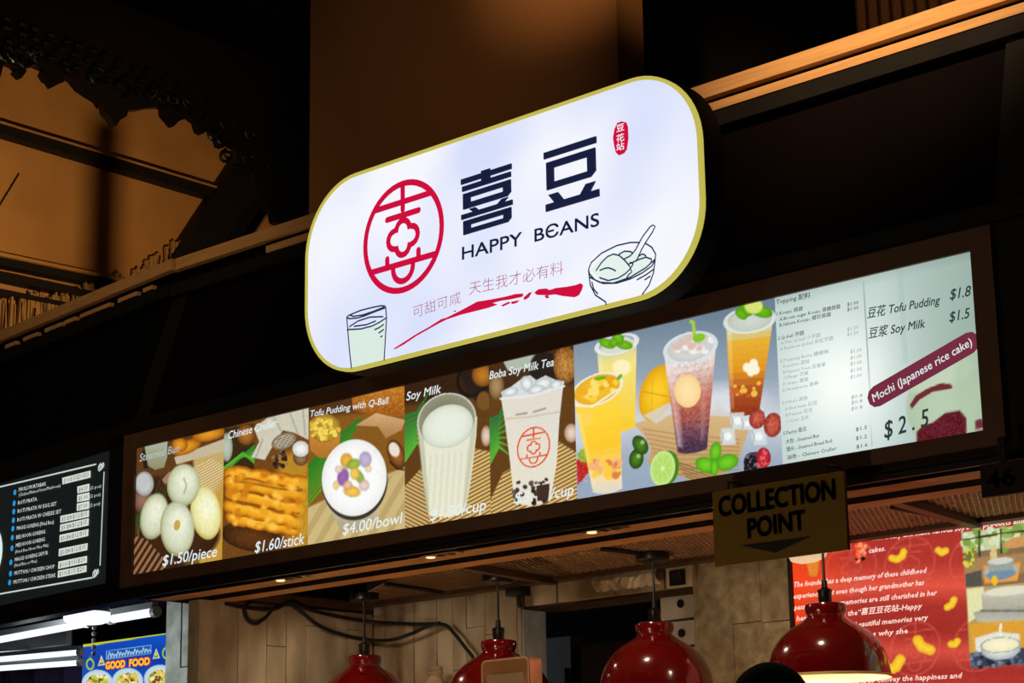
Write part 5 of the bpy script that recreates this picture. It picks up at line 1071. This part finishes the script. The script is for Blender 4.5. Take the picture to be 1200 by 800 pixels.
MB().box(fx0, fx1, 7.004, 7.02, 1.7, fz).build('backing', M['grey_panel'], fp)
M['gf_red'] = em('gf_red', (226, 40, 20), 1.0); M['gf_yel'] = em('gf_yellow', (255, 214, 30), 1.0)
for wd_, xa_, xb_ in (('GOOD', 680, 800), ('FOOD', 830, 958)):
    ya_, yb_ = (511 - .108 * (x_ - 680) for x_ in (xa_, xb_))
    mb = MB(); text_into(mb, PF, wd_, F_(xa_ - 3, ya_ + 1), F_(xb_ + 2, yb_ + 1), 9, .002, 0, 3, .05); mb.build('lettering_outline', M['gf_red'], fp)
    mb = MB(); text_into(mb, PF, wd_, F_(xa_, ya_), F_(xb_, yb_), 8.3, .004, 0, 3, .02); mb.build('lettering', M['gf_yel'], fp)
M['purple'] = pm('purple_cloth', (64, 44, 92), .4, 5, .8, col2=(30, 22, 48))
PU = Plane((0, 7.2, 0), (1, 0, 0)); u0, u1 = PU.px(-40, 783), PU.px(97, 783); cur = MB(); NC = 40
for i in range(NC + 1):
    x = u0[0] + (u1[0] + .5 - u0[0]) * i / NC
    for zz in (1.4, u0[1] - .03 * abs(math.sin(i * .35))): cur.v.append((x, 7.2 + .05 * math.sin(i * .9), zz))
cur.f += [(2 * i, 2 * i + 2, 2 * i + 3, 2 * i + 1) for i in range(NC)]
cu_ = cur.build('cloth_drape', M['purple']); so = cu_.modifiers.new('thickness', 'SOLIDIFY'); so.thickness = .01
tag(cu_, 'dark purple cloth drape below the fluorescent tubes', 'drape')
ch_ = MB(); c0, c1 = U(*F_(603, 232), Z=2.47), None
for k in range(5):
    zc = 2.46 - k * .03; ch_.lathe([(.0, .012), (.008, .009), (.011, .0), (.008, -.009), (.0, -.012)], (c0[0], c0[1], zc), 8, False)
ch_.tube([(c0[0], c0[1], 2.46), (c0[0], c0[1], 2.755)], .003, 6)
tag(ch_.build('hanging_chain', M['housing']), 'short white bead chain below the round light', 'chain')

# ================================================================ PERSON (only the crown of the head reaches the picture)
M['hair'] = pm('black_hair', (7, 6, 6), .3, 60, .8, spec=.1, stretch=(1, 1, .2)); M['skin'] = pm('skin', (168, 118, 86), .1, 6, .6); M['shirt'] = pm('dark_shirt', (28, 28, 32), .2, 8, .8); M['trouser'] = pm('dark_trousers', (22, 24, 34), .2, 8, .8)
hx, hy, hz = -2.952, 4.0, 1.832
per = empty('person', (hx, hy, 0), 'person with short black hair standing before the stall, crown just showing', 'person')
fwd2 = np.array([0, 1.0, 0])
def skinmesh(name, verts, edges, radii, mat, parent, root=0):
    me = bpy.data.meshes.new(name); me.from_pydata([tuple(v) for v in verts], edges, []); o = bpy.data.objects.new(name, me); COL.objects.link(o); me.materials.append(mat); o.parent = parent
    sk = o.modifiers.new('skin', 'SKIN'); sk.use_smooth_shade = True
    lay = me.skin_vertices[0] if len(me.skin_vertices) else None
    if lay is None:
        a_ = me.attributes  # layer is made with the modifier on evaluation; add one explicitly
        bm = bmesh.new(); bm.from_mesh(me); bm.verts.layers.skin.verify(); bm.to_mesh(me); bm.free(); lay = me.skin_vertices[0]
    for i, r in enumerate(radii): lay.data[i].radius = (r, r) if not hasattr(r, '__len__') else r; lay.data[i].use_root = (i == root)
    ss = o.modifiers.new('sub', 'SUBSURF'); ss.levels = 1; ss.render_levels = 2
    return o
V_ = [(0, 0, .95), (0, 0, 1.12), (0, -.01, 1.32), (0, -.01, 1.45), (0, .0, 1.53), (0, .02, 1.60), (0, .03, 1.70), (0, .02, 1.79),
      (-.19, -.01, 1.44), (-.25, -.01, 1.18), (-.24, .07, .94), (-.24, .09, .85), (.19, -.01, 1.44), (.25, -.01, 1.18), (.24, .07, .94), (.24, .09, .85),
      (-.1, 0, .88), (-.11, .01, .5), (-.11, -.02, .1), (-.11, .14, .04), (.1, 0, .88), (.11, .01, .5), (.11, -.02, .1), (.11, .14, .04)]
Ed = [(0, 1), (1, 2), (2, 3), (3, 4), (4, 5), (5, 6), (6, 7), (3, 8), (8, 9), (9, 10), (10, 11), (3, 12), (12, 13), (13, 14), (14, 15), (0, 16), (16, 17), (17, 18), (18, 19), (0, 20), (20, 21), (21, 22), (22, 23)]
Rr = [(.15, .11), (.14, .1), (.15, .11), (.11, .09), .055, .07, (.085, .1), (.07, .08), .055, .045, .032, .03, .055, .045, .032, .03, .09, .06, .042, .035, .09, .06, .042, .035]
skinmesh('body', V_, Ed, Rr, M['skin'], per)
def dome(cx, cy, cz, rx, ry, rz, a0, name, mat, parent):
    m_ = MB(); nu, nv = 28, 14
    for j in range(nv + 1):
        t = math.radians(90 - (90 - a0) * j / nv)
        for i in range(nu):
            p_ = 2 * math.pi * i / nu; w_ = 1 + .02 * math.sin(7 * p_ + j)
            m_.v.append((cx + rx * w_ * math.cos(t) * math.cos(p_), cy + ry * w_ * math.cos(t) * math.sin(p_), cz + rz * math.sin(t)))
    m_.f += [(j * nu + i, (j + 1) * nu + i, (j + 1) * nu + (i + 1) % nu, j * nu + (i + 1) % nu) for j in range(nv) for i in range(nu)]
    return m_.build(name, mat, parent, True)
dome(hx, hy + .0, hz - .135, .102, .118, .135, -32, 'hair', M['hair'], per)
fc = MB()
for sx in (-1, 1):
    fc.lathe([(.0, .012), (.011, .006), (.013, 0), (.011, -.006), (.0, -.012)], (hx + sx * .034, hy + .122, hz - .125), 10, False)
    fc.lathe([(.0, .03), (.012, .02), (.016, 0), (.011, -.02), (.0, -.03)], (hx + sx * .1, hy + .02, hz - .14), 10, False)
fc.lathe([(.0, .02), (.010, -.005), (.016, -.02), (.0, -.026)], (hx, hy + .135, hz - .15), 10, False); fc.lathe([(.0, .006), (.022, .002), (.022, -.004), (.0, -.008)], (hx, hy + .112, hz - .2), 10, False)
fc.build('face_features', M['skin'], per, True)
hand = MB()
for sx in (-1, 1):
    w0 = np.array([hx + sx * .24, hy + .09, .86]); hand.tube([w0, w0 + [0, .01, -.05], w0 + [0, .015, -.09]], [.028, .036, .03], 10)
    for k in range(4): hand.tube([w0 + [0, -.015 + .018 * k, -.085], w0 + [-.004 * sx, -.012 + .019 * k, -.13], w0 + [-.014 * sx, -.01 + .019 * k, -.165 + .008 * abs(k - 1.5)]], [.0095, .0085, .007], 7)
    hand.tube([w0 + [-.01 * sx, .03, -.03], w0 + [-.02 * sx, .055, -.07], w0 + [-.026 * sx, .058, -.1]], [.011, .01, .008], 7)
hand.build('hands', M['skin'], per, True)
Vs = [(0, 0, .93), (0, 0, 1.12), (0, -.01, 1.32), (0, -.01, 1.44), (-.19, -.01, 1.43), (-.24, -.01, 1.22), (.19, -.01, 1.43), (.24, -.01, 1.22)]
skinmesh('shirt', Vs, [(0, 1), (1, 2), (2, 3), (3, 4), (4, 5), (3, 6), (6, 7)], [(.17, .13), (.16, .12), (.17, .13), (.12, .1), .07, .06, .07, .06], M['shirt'], per)
Vt = [(0, 0, .95), (-.1, 0, .87), (-.11, .01, .5), (-.11, -.02, .1), (.1, 0, .87), (.11, .01, .5), (.11, -.02, .1)]
skinmesh('trousers', Vt, [(0, 1), (1, 2), (2, 3), (0, 4), (4, 5), (5, 6)], [(.16, .12), .1, .075, .06, .1, .075, .06], M['trouser'], per)
